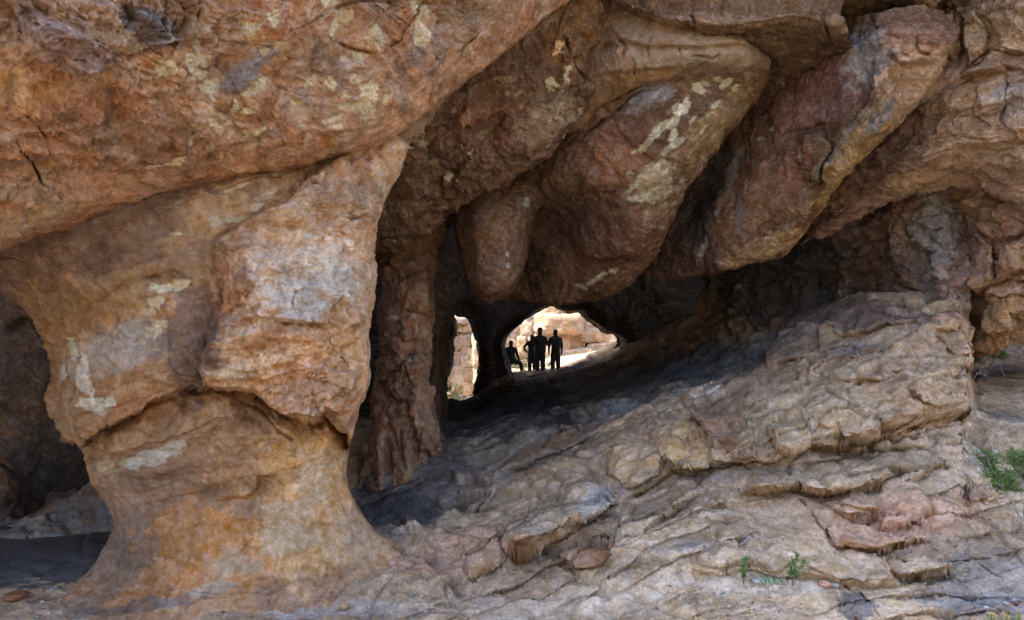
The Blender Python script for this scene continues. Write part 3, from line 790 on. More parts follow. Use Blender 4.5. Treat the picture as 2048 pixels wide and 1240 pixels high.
overhang = build('rock_overhang', densify(A, 2.6, .25), dict(pal=(ORANGE * 1.22, RUST * 1.3, np.array([.46, .30, .20])), terr=.14, ts=1.2, tk=7, big=.07, crack=.06, fine=.018, dark=.5, mott=.65, aniso=(1, 1, 1.25), facet=.035, fsc=2.4), 41., a_feats,
                 zones=[([(-60, -60), (24, 10), (44, 51), (82, 92), (127, 113), (137, 137), (181, 154), (212, 150), (250, 110), (300, 90), (380, 80), (400, 30), (395, -60)], dict(facet=.09, fsc=3.2, pits=.05, ps=4., terr=.2, dark=.6, pal=(np.array([.44, .27, .19]), np.array([.30, .18, .14]), TAN)))],
                 parts=[('crust_plate', [(-60, -60), (24, 10), (44, 51), (82, 92), (127, 113), (137, 137), (181, 154), (212, 150), (250, 110), (300, 90), (380, 80), (400, 30), (395, -60)], 'rough purplish crust at the top left of the overhang')])
tag(overhang, 'huge bulging orange brown sandstone overhang flecked with cream scars, above the front pillar', 'rock overhang')

# ================================================================== FRONT PILLAR
pr = [(150, -700, 910, 10.8, 9.8), (300, -450, 825, 10.2, 9.1), (390, -300, 772, 9.9, 8.6), (480, -150, 748, 9.8, 8.5), (560, -25, 751, 9.8, 8.5), (620, 54, 742, 9.8, 8.5), (680, 87, 737, 9.8, 8.5), (760, 104, 739, 9.7, 8.55),
      (820, 103, 717, 9.7, 8.65), (868, 118, 706, 9.7, 8.75), (905, 160, 696, 9.7, 8.9), (960, 186, 693, 9.7, 9.0), (1010, 212, 712, 9.7, 9.05), (1050, 226, 740, 9.7, 9.05), (1090, 216, 780, 9.7, 9.0), (1130, 186, 825, 9.7, 8.95),
      (1170, 138, 880, 9.6, 8.8), (1205, 60, 960, 9.4, 8.55), (1240, -70, 1040, 9.1, 8.38), (1300, -250, 1050, 9.0, 8.1)]
CR1 = [(-700, 100), (780, 100), (850, 250), (800, 440), (790, 740), (760, 885), (700, 893), (690, 866), (655, 826), (622, 846), (575, 838), (535, 815), (512, 787), (440, 772), (380, 778), (300, 806), (240, 842), (165, 888), (95, 880), (-400, 880)]
CR2 = [(430, 478), (520, 425), (600, 370), (640, 335), (780, 250), (840, 300), (800, 440), (790, 740), (760, 885), (700, 893), (690, 866), (655, 826), (622, 846), (575, 838), (535, 815), (512, 787), (400, 772), (402, 730), (425, 650), (440, 600), (432, 540)]
CR3 = [(655, 645), (700, 660), (760, 640), (760, 885), (700, 893), (690, 866), (655, 826), (622, 846), (575, 838), (535, 815), (512, 787), (400, 772), (425, 650), (520, 638), (600, 640)]
p_feats = [
    ('calm', 430, 1050, 330, 150, .4), ('calm', 250, 480, 280, 130, .45), ('calmline', [(800, 250), (765, 380), (748, 480), (751, 560), (737, 680), (739, 760), (706, 868), (693, 960), (740, 1050)], 45, .7),
    ('plate', CR1, .40, 26.), ('plate', CR2, .26, 30.), ('plate', CR3, -.04), ('lump', 590, 560, 120, 120, 0, .12), ('lump', 300, 470, 150, 60, -15, -.1), ('lump', 200, 720, 70, 80, 20, .14), ('lump', 480, 990, 70, 30, -10, -.14), ('lump', 380, 1000, 80, 60, 0, -.08),
    ('lump', 620, 1010, 60, 90, 10, .10), ('lump', 300, 930, 130, 40, -10, .07),
    ('ledge', [(470, 638), (560, 640), (640, 650), (660, 665)], .06, 15), ('crack', [(655, 648), (670, 680), (690, 720), (705, 735)], .10, 3.5), ('crack', [(470, 637), (540, 640), (620, 645), (655, 648)], .07, 3),
    ('ledge', [(430, 1005), (470, 1000), (490, 1005), (515, 985), (520, 960), (560, 945)], .08, 25), ('crack', [(512, 990), (505, 1040), (495, 1090), (482, 1150), (480, 1180)], .03, 7), ('crack', [(528, 975), (518, 1030), (524, 1075)], .03, 4),
    ('crack', [(250, 915), (300, 900), (400, 905), (470, 915), (560, 860)], .03, 3), ('crack', [(230, 960), (320, 960), (400, 950), (500, 930)], .03, 4), ('crack', [(470, 790), (530, 830), (560, 870), (600, 890)], .08, 4),
    ('crack', [(180, 610), (260, 560), (350, 545), (370, 560)], .04, 4), ('lump', 320, 560, 60, 14, 25, -.08),
    ('crack', [(545, 560), (550, 590), (540, 625)], .04, 2), ('crack', [(640, 520), (645, 570), (630, 620), (625, 650)], .05, 2.2), ('crack', [(600, 540), (590, 590), (580, 620)], .04, 2), ('crack', [(675, 560), (680, 600), (670, 620)], .05, 2.5),
    ('crack', [(700, 400), (712, 440), (730, 430)], .06, 3), ('crack', [(520, 760), (560, 720), (575, 690)], .03, 2), ('crack', [(590, 860), (600, 800), (640, 740)], .03, 2),
    ('stain_shade', 160, 480, 300, 75, -20, np.array([.175, .11, .085]), .8, .4), ('stain_shade', 260, 570, 200, 50, -18, np.array([.31, .20, .125]), .6, .5), ('stain_shade', 240, 600, 160, 40, -20, OCHRE * .7, .4, .6), ('stain_shade', 380, 690, 60, 120, 0, np.array([.17, .11, .09]), .8, .4),
    ('stain_shade', 220, 700, 100, 50, -20, GREY * .9, .55, .5), ('stain_shade', 130, 830, 30, 50, 0, GREYBROWN, .6, .4), ('stain_shade', 260, 830, 90, 34, -20, ORANGE, .7, .5), ('stain_shade', 600, 545, 120, 90, -10, np.array([.60, .48, .37]), .7, .7), ('stain_shade', 630, 580, 90, 60, 0, np.array([.46, .41, .37]), .55, .8),
    ('stain_shade', 540, 450, 60, 60, -40, np.array([.46, .27, .15]), .6, .5), ('stain_shade', 590, 720, 130, 80, 0, np.array([.50, .28, .15]), .7, .5), ('stain_shade', 460, 600, 40, 70, 0, RUST * 1.1, .6, .5), ('stain_shade', 540, 690, 40, 20, 0, BROWN * 1.2, .5, .5), ('stain_shade', 630, 780, 60, 60, 0, np.array([.42, .23, .15]), .6, .5),
    ('stain_shade', 360, 900, 200, 60, -8, np.array([.33, .205, .125]), .75, .5), ('stain_shade', 300, 1010, 120, 110, 0, np.array([.25, .165, .12]), .85, .4), ('stain_shade', 230, 1090, 90, 60, -20, np.array([.22, .155, .12]), .8, .4),
    ('stain_shade', 430, 1100, 140, 95, 0, np.array([.52, .26, .11]), .85, .4), ('stain_shade', 330, 1170, 170, 36, -8, np.array([.45, .22, .10]), .8, .4), ('stain_shade', 610, 1000, 90, 150, 0, np.array([.54, .32, .15]), .85, .4), ('stain_shade', 640, 900, 50, 60, 0, np.array([.48, .30, .16]), .7, .5),
    ('stain_shade', 500, 1020, 40, 20, 0, GREYBROWN * .9, .6, .4), ('stain_shade', 560, 1060, 40, 60, 10, np.array([.46, .35, .24]), .7, .25), ('stain_shade', 600, 1080, 50, 22, -10, np.array([.46, .36, .25]), .7, .25), ('stain_shade', 460, 1130, 45, 30, -20, np.array([.45, .35, .25]), .7, .25),
    ('stain_shade', 620, 980, 35, 60, 10, np.array([.47, .36, .25]), .65, .3), ('stain_shade', 430, 1180, 50, 14, -8, np.array([.44, .35, .26]), .7, .25), ('stain_shade', 330, 1200, 22, 12, 0, np.array([.44, .35, .26]), .7, .25), ('stain_shade', 510, 1140, 25, 12, -15, np.array([.46, .37, .26]), .7, .25),
    ('stain_shade', 700, 1080, 60, 50, 0, np.array([.50, .35, .22]), .7, .5), ('stain_shade', 680, 340, 100, 60, -40, np.array([.36, .19, .12]), .6, .5), ('stain_shade', 700, 430, 50, 60, 0, np.array([.46, .29, .18]), .5, .5), ('stain_shade', 250, 1210, 160, 12, -8, SOOT_SHADE * 1.6, .6, .5),
    ('stain_shade', 200, 1180, 110, 18, -25, np.array([.22, .17, .14]), .6, .5)
] + patches([(335, 574, 38, 9, -8), (360, 568, 18, 10, -10), (303, 575, 10, 8), (310, 605, 22, 13), (290, 625, 12, 10), (318, 648, 18, 9, -15), (300, 665, 18, 14), (280, 680, 18, 8, -30), (430, 440, 14, 10, 30), (455, 437, 28, 5, -8), (480, 437, 14, 6, -20),
             (510, 412, 16, 8, -25), (470, 375, 22, 4, -15), (430, 355, 18, 4, -15), (560, 345, 22, 6, -20), (530, 390, 20, 6, -20), (350, 470, 12, 4), (655, 320, 10, 16, 40), (640, 300, 5, 12, 30)], np.array([.60, .50, .36]), .85) + patches([
             (185, 810, 26, 14, 10), (170, 760, 14, 44, -14), (205, 818, 24, 10, -25), (140, 700, 8, 30, -24), (120, 740, 6, 24, -10), (225, 803, 12, 10)], WHITE * .85, .85) + patches([
             (300, 915, 52, 17, -14), (345, 895, 34, 16, -14), (265, 930, 20, 14, -10)], np.array([.47, .43, .36]), .85) + patches([(205, 930, 24, 9, 0), (220, 945, 20, 7, 0)], np.array([.50, .38, .24]), .7)
pillar = build('rock_pillar', densify([tube_row(*r) for r in pr], 2.6, .25), dict(pal=(np.array([.40, .23, .13]), np.array([.31, .18, .11]), TAN * .8), terr=.06, ts=1.3, tk=6, big=.05, crack=.04, fine=.008, dark=.35, mott=.5, facet=.014, strata=.05, sfreq=4.5), 77., p_feats, mat=M_SMOOTH,
               zones=[(CR2, dict(terr=.11, ts=1.9, facet=.04, fsc=3.0, crack=.05, cs=1.6, fine=.014, dark=.45, mott=.7, pal=(np.array([.50, .28, .15]), np.array([.42, .22, .13]), np.array([.56, .42, .28]))))],
               parts=[('crust_plate', CR2, 'rough flaking orange and white crust on the right flank'), ('crust_plate', CR1, 'smooth brown crust ending in a broken rim')])
tag(pillar, 'broad waisted sandstone pillar at front left, flaking crust above a smooth orange foot', 'rock pillar')
for o in (overhang, pillar): o['kind'] = 'thing'

def rock(name, rows, st, seed, feats, label, cat, mat=None, parts=(), res=2.6, met=.25, zones=()):
    o = build(name, densify(rows, res, met), st, seed, feats, mat=mat, parts=parts, zones=zones)
    return tag(o, label, cat, kind='thing')

# ================================================================== INNER ROOF, behind the overhang
B = [[(480, 320, 10.9), (560, 300, 10.9), (640, 280, 10.8), (720, 230, 10.8), (800, 160, 10.8), (880, 110, 10.8), (960, 40, 10.9), (1020, -20, 10.9), (1080, -90, 11), (1120, -160, 11), (1180, -230, 11.1), (1250, -320, 11.2)],
     [(560, 400, 11.5), (650, 380, 11.5), (715, 350, 11.4), (780, 300, 11.3), (850, 260, 11.2), (910, 220, 11.2), (980, 150, 11.2), (1045, 80, 11.2), (1100, 10, 11.2), (1130, -60, 11.2), (1190, -140, 11.3), (1262, -220, 11.4)],
     [(620, 460, 12.3), (690, 440, 12.2), (745, 420, 12.1), (810, 380, 11.9), (870, 330, 11.8), (930, 300, 11.7), (1010, 235, 11.6), (1080, 165, 11.5), (1135, 90, 11.4), (1150, 30, 11.4), (1205, -60, 11.4), (1268, -160, 11.5)],
     [(660, 492, 12.9), (725, 480, 12.7), (775, 470, 12.6), (835, 435, 12.4), (893, 385, 12.2), (952, 358, 12.1), (1040, 300, 11.9), (1110, 230, 11.8), (1168, 150, 11.6), (1172, 90, 11.6), (1218, -10, 11.6), (1270, -110, 11.6)],
     [(690, 508, 13.4), (745, 504, 13.2), (792, 503, 13.1), (850, 468, 12.9), (905, 411, 12.7), (965, 388, 12.6), (1060, 340, 12.3), (1132, 270, 12.1), (1193, 183, 11.9), (1186, 130, 11.9), (1228, 25, 11.9), (1272, -60, 11.9)]]
B.append(wrap(B[4], -4, -12, .7)); B.append(wrap(B[4], -20, -70, 2.6))
b_feats = [('plate', [(1000, 240), (1060, 200), (1130, 190), (1180, 150), (1210, 190), (1140, 290), (1060, 350), (970, 395), (900, 410), (880, 360), (940, 330)], .08, 25.), ('lump', 830, 270, 60, 22, 15, -.18), ('lump', 890, 255, 35, 25, 0, -.2), ('lump', 970, 240, 30, 60, 20, -.15), ('lump', 1000, 290, 80, 50, 0, .12), ('ledge', [(855, 315), (890, 325), (910, 350), (900, 390)], .1, 30), ('lump', 800, 440, 60, 40, -30, .2),
           ('crack', [(1125, 60), (1140, 110), (1160, 140), (1180, 160)], .12, 4), ('ledge', [(1130, 130), (1160, 110), (1190, 140)], .1, 25), ('ledge', [(880, 330), (960, 300), (1050, 260)], .06, 25),
           ('stain_shade', 870, 250, 120, 60, 0, BROWN, .5, .6), ('stain_shade', 990, 250, 80, 60, 0, np.array([.20, .09, .06]), .5, .5), ('stain_shade', 1090, 240, 70, 40, -40, np.array([.34, .24, .15]), .6, .5), ('stain_shade', 1150, 60, 60, 80, 20, np.array([.38, .21, .11]), .5, .5)] + patches(
           [(850, 290, 20, 10, 10), (975, 270, 14, 12), (1030, 190, 12, 4, -30), (915, 220, 8, 5, -40), (870, 330, 12, 5), (1080, 215, 14, 5, -40), (1120, 215, 10, 4, -40), (1110, 38, 12, 6, -20), (1010, 160, 22, 6), (1150, 240, 16, 5, -40)], np.array([.46, .36, .22]), .7)
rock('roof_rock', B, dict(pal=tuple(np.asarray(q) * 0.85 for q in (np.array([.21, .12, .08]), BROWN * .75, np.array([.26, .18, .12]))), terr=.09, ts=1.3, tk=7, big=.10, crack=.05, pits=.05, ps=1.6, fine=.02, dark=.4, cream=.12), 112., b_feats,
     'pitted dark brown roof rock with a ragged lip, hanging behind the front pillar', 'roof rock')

# ================================================================== CREAM STREAKED LOBE
Cw = [[(1150, 130, 13.2), (1180, 190, 13), (1260, 140, 12.2), (1360, 100, 11.7), (1440, 70, 11.6), (1510, 75, 11.9), (1515, 70, 12.8)],
      [(1090, 240, 13.6), (1130, 262, 13), (1200, 215, 12.2), (1310, 175, 11.6), (1430, 140, 11.4), (1534, 122, 11.8), (1528, 115, 12.9)],
      [(1030, 330, 13.8), (1080, 340, 13.2), (1170, 300, 12.3), (1290, 260, 11.8), (1410, 225, 11.6), (1513, 198, 12.1), (1505, 190, 13.2)],
      [(1010, 400, 14.3), (1060, 400, 13.6), (1130, 375, 12.9), (1260, 350, 12.1), (1370, 325, 11.9), (1433, 302, 12.3), (1425, 294, 13.5)],
      [(1000, 450, 15.2), (1050, 450, 14.5), (1110, 440, 13.9), (1230, 430, 12.6), (1320, 410, 12.3), (1376, 385, 12.6), (1366, 377, 13.9)],
      [(1000, 500, 15.8), (1045, 500, 15.2), (1110, 505, 14.4), (1220, 505, 13.1), (1290, 490, 12.9), (1330, 468, 13.2), (1318, 460, 14.4)],
      [(1000, 560, 16.2), (1040, 560, 15.6), (1110, 565, 14.8), (1200, 570, 13.8), (1258, 560, 13.7), (1298, 532, 13.9), (1284, 522, 15)],
      [(1000, 600, 16.6), (1045, 606, 16), (1100, 612, 15.2), (1170, 604, 14.6), (1222, 592, 14.5), (1262, 566, 14.6), (1248, 555, 15.8)]]
Cw.append(wrap(Cw[7], 0, -10, 1.0)); Cw.append(wrap(Cw[7], 0, -50, 4))
c_feats = [('plate', [(1150, 385), (1215, 397), (1258, 372), (1290, 335), (1345, 362), (1385, 392), (1335, 480), (1265, 520), (1160, 530), (1135, 500), (1100, 440)], .08, 20.), ('lump', 1110, 440, 55, 50, 0, -.35), ('lump', 1200, 370, 70, 22, 40, .12), ('ledge', [(1150, 385), (1180, 400), (1215, 395), (1250, 370)], .10, 40), ('ledge', [(1150, 520), (1200, 528), (1260, 515), (1300, 490)], .1, 20), ('ledge', [(1100, 440), (1140, 500), (1160, 530)], .08, 30),
           ('crack', [(1150, 265), (1200, 250), (1230, 225), (1262, 195), (1300, 180)], .18, 4), ('ledge', [(1280, 410), (1310, 420), (1360, 390)], .08, 25), ('ledge', [(1350, 445), (1320, 450), (1285, 440), (1260, 420)], .06, 20),
           ('lump', 1290, 200, 40, 22, -30, .14), ('lump', 1430, 110, 90, 40, 5, .08),
           ('stain_shade', 1300, 195, 50, 24, -25, np.array([.30, .25, .23]), .75, .5), ('stain_shade', 1440, 110, 120, 40, 5, np.array([.30, .20, .13]), .7, .5), ('stain_shade', 1230, 300, 70, 50, -30, np.array([.22, .10, .07]), .6, .5), ('stain_shade', 1260, 330, 60, 40, 0, np.array([.36, .17, .09]), .5, .6),
           ('stain_shade', 1430, 250, 110, 30, -48, np.array([.37, .24, .12]), .6, .6), ('stain_shade', 1200, 470, 110, 70, 0, np.array([.17, .085, .055]), .7, .6), ('stain_shade', 1310, 370, 40, 60, 30, np.array([.42, .33, .21]), .6, .5), ('stain_shade', 1130, 440, 60, 60, 0, DARK, .6, .5)] + patches(
           [(1456, 168, 16, 8, -30), (1438, 158, 10, 7), (1398, 178, 12, 14), (1405, 168, 12, 8), (1372, 212, 10, 20, 20), (1358, 218, 12, 10), (1350, 240, 20, 8, -50), (1330, 252, 22, 8, -40), (1310, 265, 18, 8, -45), (1290, 290, 20, 7, -45), (1270, 300, 10, 5, -40),
            (1345, 270, 16, 7, -50), (1352, 285, 14, 10, -40), (1335, 300, 18, 7, -40), (1318, 330, 20, 6, -50), (1300, 385, 24, 6, -40), (1280, 395, 14, 8), (1430, 205, 12, 5, -50), (1475, 175, 10, 5, -50), (1420, 225, 10, 4, -50), (1385, 240, 10, 4, -50),
            (1405, 258, 12, 3, -50), (1270, 365, 20, 6, -50), (1330, 345, 10, 4, -40), (1190, 560, 20, 6, -20), (1160, 575, 14, 4, 20), (1230, 545, 12, 5, -20), (1065, 400, 6, 12), (1260, 345, 8, 4)], np.array([.58, .50, .35]), .85)
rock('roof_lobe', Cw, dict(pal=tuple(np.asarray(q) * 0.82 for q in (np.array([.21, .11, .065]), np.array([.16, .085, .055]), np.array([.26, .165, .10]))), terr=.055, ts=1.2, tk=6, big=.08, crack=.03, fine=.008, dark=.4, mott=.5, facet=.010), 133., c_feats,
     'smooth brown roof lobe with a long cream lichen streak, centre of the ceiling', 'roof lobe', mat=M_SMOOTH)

# flat layered block on top of that lobe
C2 = [[(1100, -60, 12.6), (1180, -60, 12.0), (1230, -30, 11.9), (1300, -20, 11.8), (1400, 10, 11.7), (1500, 40, 11.7), (1560, 60, 12.4)],
      [(1120, 20, 12.3), (1190, 20, 11.8), (1250, 10, 11.6), (1310, 18, 11.4), (1400, 50, 11.2), (1470, 60, 11.2), (1540, 110, 11.8)],
      [(1130, 80, 12.3), (1195, 80, 11.7), (1240, 70, 11.4), (1310, 66, 11.2), (1400, 82, 11.0), (1490, 90, 11.05), (1542, 122, 11.7)],
      [(1130, 130, 12.3), (1190, 130, 11.6), (1240, 120, 11.3), (1310, 105, 11.1), (1400, 110, 10.95), (1490, 112, 11.05), (1538, 132, 11.7)],
      [(1120, 190, 12.5), (1180, 172, 11.8), (1240, 158, 11.5), (1310, 150, 11.35), (1400, 138, 11.2), (1490, 134, 11.25), (1536, 140, 11.8)],
      [(1110, 262, 12.9), (1160, 256, 12.5), (1210, 212, 12.2), (1280, 184, 12.0), (1390, 156, 11.8), (1480, 142, 11.8), (1534, 142, 12.2)]]
C2.append(wrap(C2[5], 0, -12, .8))
rock('roof_slab', C2, dict(pal=(np.array([.31, .215, .14]), np.array([.27, .17, .11]), np.array([.36, .21, .12])), terr=.03, ts=1.2, tk=5, big=.04, crack=.03, fine=.008, dark=.2, facet=.02), 151., [
    ('ledge', [(1190, 92), (1240, 85), (1300, 92), (1400, 100), (1480, 92), (1520, 100)], .10, 30), ('ledge', [(1180, 160), (1240, 150), (1310, 140), (1380, 142), (1440, 128)], .06, 25), ('crack', [(1300, 60), (1296, 100), (1290, 150)], .1, 3), ('crack', [(1262, 110), (1270, 150)], .08, 3), ('crack', [(1360, 95), (1366, 140)], .08, 3),
    ('crack', [(1195, 100), (1235, 75), (1250, 95), (1240, 118)], .08, 3), ('crack', [(1410, 60), (1440, 84)], .06, 3), ('crack', [(1380, 115), (1420, 118), (1440, 105)], .06, 3), ('stain_shade', 1220, 200, 60, 30, -30, np.array([.30, .17, .08]), .6, .5), ('stain_shade', 1300, 150, 60, 12, -8, OCHRE * .7, .4, .5)],
     'flat layered grey brown roof slab broken by joints, above the cream streaked lobe', 'roof slab', mat=M_SMOOTH)

# ================================================================== HANGING BOSS
dr = [(330, 890, 1150, 14.4, 13.7), (370, 896, 1120, 14.1, 13.2), (405, 902, 1092, 13.9, 12.9), (440, 907, 1068, 13.8, 12.7), (490, 914, 1056, 13.7, 12.6), (530, 921, 1051, 13.7, 12.6), (562, 933, 1041, 13.7, 12.68), (586, 952, 1024, 13.7, 12.9), (599, 974, 1003, 13.75, 13.3), (601, 986, 992, 13.9, 13.7)]
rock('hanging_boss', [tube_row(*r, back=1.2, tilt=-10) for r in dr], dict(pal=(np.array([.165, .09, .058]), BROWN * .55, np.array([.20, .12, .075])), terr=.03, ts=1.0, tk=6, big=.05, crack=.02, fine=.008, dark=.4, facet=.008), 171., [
    ('lump', 930, 470, 14, 90, 0, -.12), ('ledge', [(1020, 445), (1035, 455), (1055, 430)], .06, 20), ('stain_shade', 980, 460, 40, 60, 10, np.array([.24, .12, .06]), .5, .6), ('stain_shade', 940, 420, 50, 40, 0, DARK, .5, .6), ('stain_shade', 985, 550, 50, 30, 0, np.array([.28, .16, .11]), .4, .6)] +
     patches([(1016, 511, 5, 6), (1016, 532, 4, 5), (1058, 400, 8, 10)], WHITE * .6, .7), 'rounded reddish brown boss hanging from the ceiling above the left daylight hole', 'rock boss', mat=M_SMOOTH)

# ================================================================== WEDGE AND TOP SLABS
G = [[(1120, -160, 11.9), (1290, -140, 11.6), (1450, -120, 11.3), (1600, -100, 11.1), (1730, -80, 11.1)],
     [(1200, -30, 11.3), (1300, 5, 11.0), (1450, 22, 10.8), (1600, 5, 10.6), (1680, 25, 10.6)],
     [(1225, -5, 11.2), (1310, 28, 10.9), (1450, 52, 10.7), (1600, 30, 10.5), (1692, 50, 10.5)],
     [(1245, 15, 11.6), (1330, 50, 11.3), (1450, 78, 11.1), (1600, 66, 10.9), (1704, 88, 10.8)],
     [(1300, 40, 12.6), (1400, 100, 12.5), (1520, 140, 12.3), (1620, 140, 12), (1700, 104, 11.6)],
     [(1350, 60, 13.8), (1450, 150, 13.7), (1530, 198, 13.3), (1580, 190, 13.0), (1660, 150, 12.6)]]
G.append(wrap(G[5], 0, -15, 1.5))
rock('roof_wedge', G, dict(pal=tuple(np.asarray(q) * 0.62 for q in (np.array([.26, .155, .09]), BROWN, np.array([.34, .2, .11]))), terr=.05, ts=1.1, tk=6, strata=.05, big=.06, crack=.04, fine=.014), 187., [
    ('ledge', [(1310, 35), (1450, 58), (1600, 40), (1690, 60)], .06, 15), ('crack', [(1380, 25), (1388, 60)], .1, 3), ('crack', [(1545, 30), (1550, 60)], .08, 3), ('crack', [(1640, 30), (1660, 70), (1650, 95)], .12, 4), ('stain_shade', 1480, 40, 200, 14, 0, np.array([.36, .23, .15]), .6, .5), ('stain_shade', 1580, 130, 60, 40, 0, np.array([.2, .12, .07]), .5, .5)],
     'dark wedge shaped roof slab jammed above the two big lobes at the top', 'roof slab')
H0 = [[(1120, -260, 11.5), (1400, -260, 11), (1650, -260, 10.7), (1850, -260, 10.5), (1980, -260, 10.8)],
      [(1150, -120, 11.5), (1400, -110, 11), (1650, -100, 10.6), (1850, -70, 10.3), (1965, -60, 10.6)],
      [(1240, -25, 11.4), (1420, -12, 11.1), (1660, -16, 10.7), (1800, -10, 10.45), (1880, -5, 10.6)],
      [(1255, -5, 11.8), (1430, 15, 11.6), (1680, 20, 11.2), (1800, 15, 10.9), (1872, 25, 10.8)],
      [(1270, 15, 13), (1450, 45, 12.8), (1690, 76, 12.2), (1790, 66, 11.8), (1864, 48, 11.4)]]
H0.append(wrap(H0[4], 0, -10, 1.6))
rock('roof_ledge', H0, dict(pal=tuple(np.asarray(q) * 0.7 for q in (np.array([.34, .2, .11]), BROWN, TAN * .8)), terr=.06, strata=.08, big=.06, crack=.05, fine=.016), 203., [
    ('ledge', [(1300, 0), (1450, 18), (1560, 8), (1680, 14)], .08, 15), ('stain_shade', 1650, 25, 90, 10, 8, BLUE * .6, .7, .5), ('stain_shade', 1500, 10, 120, 10, 3, OCHRE * .7, .5, .5), ('crack', [(1790, 0), (1760, 30), (1720, 50)], .08, 3)],
     'stained roof ledge along the top edge, over the jammed wedge', 'roof slab')

# ================================================================== BIG RIGHT LOBE WITH PALE FLANK
E = [[(1540, 20, 13.2), (1600, 20, 12.6), (1660, 25, 11.8), (1720, 30, 11), (1775, 20, 10.4), (1835, 15, 10.3), (1900, 30, 10.5), (1912, 20, 11.5)],
     [(1510, 120, 13.5), (1580, 115, 12.6), (1650, 100, 11.8), (1710, 80, 11), (1768, 60, 10.25), (1835, 55, 10.1), (1906, 72, 10.3), (1908, 64, 11.4)],
     [(1460, 215, 13.8), (1530, 195, 13), (1600, 168, 12.2), (1690, 125, 11.2), (1770, 105, 10.4), (1840, 120, 10.3), (1893, 122, 10.5), (1890, 112, 11.6)],
     [(1420, 300, 14.2), (1500, 270, 13.2), (1570, 245, 12.5), (1660, 212, 11.7), (1730, 195, 10.9), (1795, 215, 10.75), (1848, 198, 11), (1842, 188, 12.2)],
     [(1390, 370, 14.6), (1460, 345, 13.6), (1530, 325, 12.8), (1620, 300, 12.1), (1675, 285, 11.4), (1730, 300, 11.3), (1768, 280, 11.6), (1760, 271, 12.8)],
     [(1350, 430, 14.9), (1420, 410, 13.9), (1490, 398, 13.1), (1580, 380, 12.4), (1630, 368, 12.0), (1668, 374, 11.95), (1698, 346, 12.2), (1690, 338, 13.4)],
     [(1320, 480, 15.2), (1390, 470, 14.2), (1450, 462, 13.5), (1530, 450, 12.8), (1585, 436, 12.5), (1620, 430, 12.4), (1648, 406, 12.7), (1639, 398, 13.9)],
     [(1295, 520, 15.5), (1360, 518, 14.6), (1420, 513, 13.9), (1490, 505, 13.3), (1545, 492, 13), (1580, 482, 12.95), (1608, 460, 13.1), (1600, 451, 14.3)],
     [(1290, 548, 15.8), (1345, 558, 15), (1400, 552, 14.4), (1470, 537, 13.9), (1520, 527, 13.5), (1550, 518, 13.4), (1574, 502, 13.6), (1564, 492, 14.8)]]
E.append(wrap(E[8], 0, -8, .9)); E.append(wrap(E[8], 0, -45, 4))
FLANK = [(1745, 20), (1770, 80), (1765, 120), (1725, 210), (1690, 260), (1655, 320), (1640, 370), (1615, 395), (1570, 460), (1480, 530), (1560, 560), (1700, 420), (1830, 260), (1960, 120), (1960, -20)]
e_feats = [('plate', [(1595, 275), (1640, 262), (1665, 300), (1650, 330), (1632, 372), (1600, 350), (1588, 320)], .14, 20.), ('plate', [(1470, 520), (1540, 470), (1600, 430), (1660, 400), (1640, 480), (1560, 540)], .06, 14.), ('plate', [(1745, 20), (1765, 90), (1745, 150), (1725, 210), (1690, 260), (1655, 320), (1640, 370), (1622, 395), (1700, 380), (1830, 260), (1960, 120), (1960, -20)], .20), ('lump', 1600, 300, 30, 50, 30, .12), ('ledge', [(1590, 350), (1610, 380), (1640, 370), (1665, 330)], .12, 30), ('crack', [(1600, 270), (1600, 330), (1620, 370)], .08, 4),
           ('lump', 1400, 400, 20, 60, 25, -.3), ('lump', 1480, 330, 16, 90, 20, -.12), ('ledge', [(1540, 240), (1560, 270), (1600, 265), (1660, 250)], .06, 30), ('ledge', [(1770, 110), (1800, 130), (1840, 125), (1880, 130)], .12, 25), ('crack', [(1840, 60), (1835, 95), (1860, 110)], .1, 4), ('lump', 1860, 70, 30, 25, 0, .12),
           ('crack', [(1420, 480), (1460, 420), (1470, 380)], .05, 6),
           ('stain_shade', 1620, 190, 110, 60, -40, np.array([.25, .135, .115]), .75, .5), ('stain_shade', 1735, 115, 50, 60, 35, np.array([.40, .37, .36]), .75, .5), ('stain_shade', 1500, 410, 60, 90, 35, np.array([.28, .14, .075]), .6, .6), ('stain_shade', 1530, 500, 90, 26, -22, np.array([.46, .29, .15]), .8, .4), ('stain_shade', 1590, 330, 30, 50, 20, np.array([.27, .13, .09]), .7, .5),
           ('stain_shade', 1820, 170, 90, 60, -50, np.array([.52, .33, .20]), .75, .6), ('stain_shade', 1690, 320, 110, 40, -52, np.array([.50, .31, .14]), .8, .5), ('stain_shade', 1760, 235, 60, 12, -55, np.array([.17, .16, .16]), .7, .5), ('stain_shade', 1665, 310, 110, 8, -54, BLUE * .6, .5, .4), ('stain_shade', 1830, 80, 60, 30, 0, np.array([.44, .27, .2]), .7, .5),
           ('stain_shade', 1430, 350, 24, 60, 25, SOOT_SHADE * 1.6, .8, .5), ('stain_shade', 1390, 440, 40, 60, 30, SOOT_SHADE, .7, .5), ('stain_shade', 1470, 330, 10, 70, 15, GREY * .8, .5, .5), ('stain_shade', 1480, 430, 12, 60, -15, GREY * .6, .4, .6), ('stain_shade', 1370, 530, 60, 30, 0, DARK, .5, .5)] + patches(  # near-black blobs paint shade into the recess between the two lobes
           [(1433, 425, 6, 9), (1405, 500, 8, 14, 20), (1415, 480, 5, 8), (1520, 275, 9, 4, -10), (1542, 258, 8, 4), (1470, 335, 4, 6), (1500, 540, 14, 4), (1440, 525, 12, 4, 10)], WHITE * .6, .75)
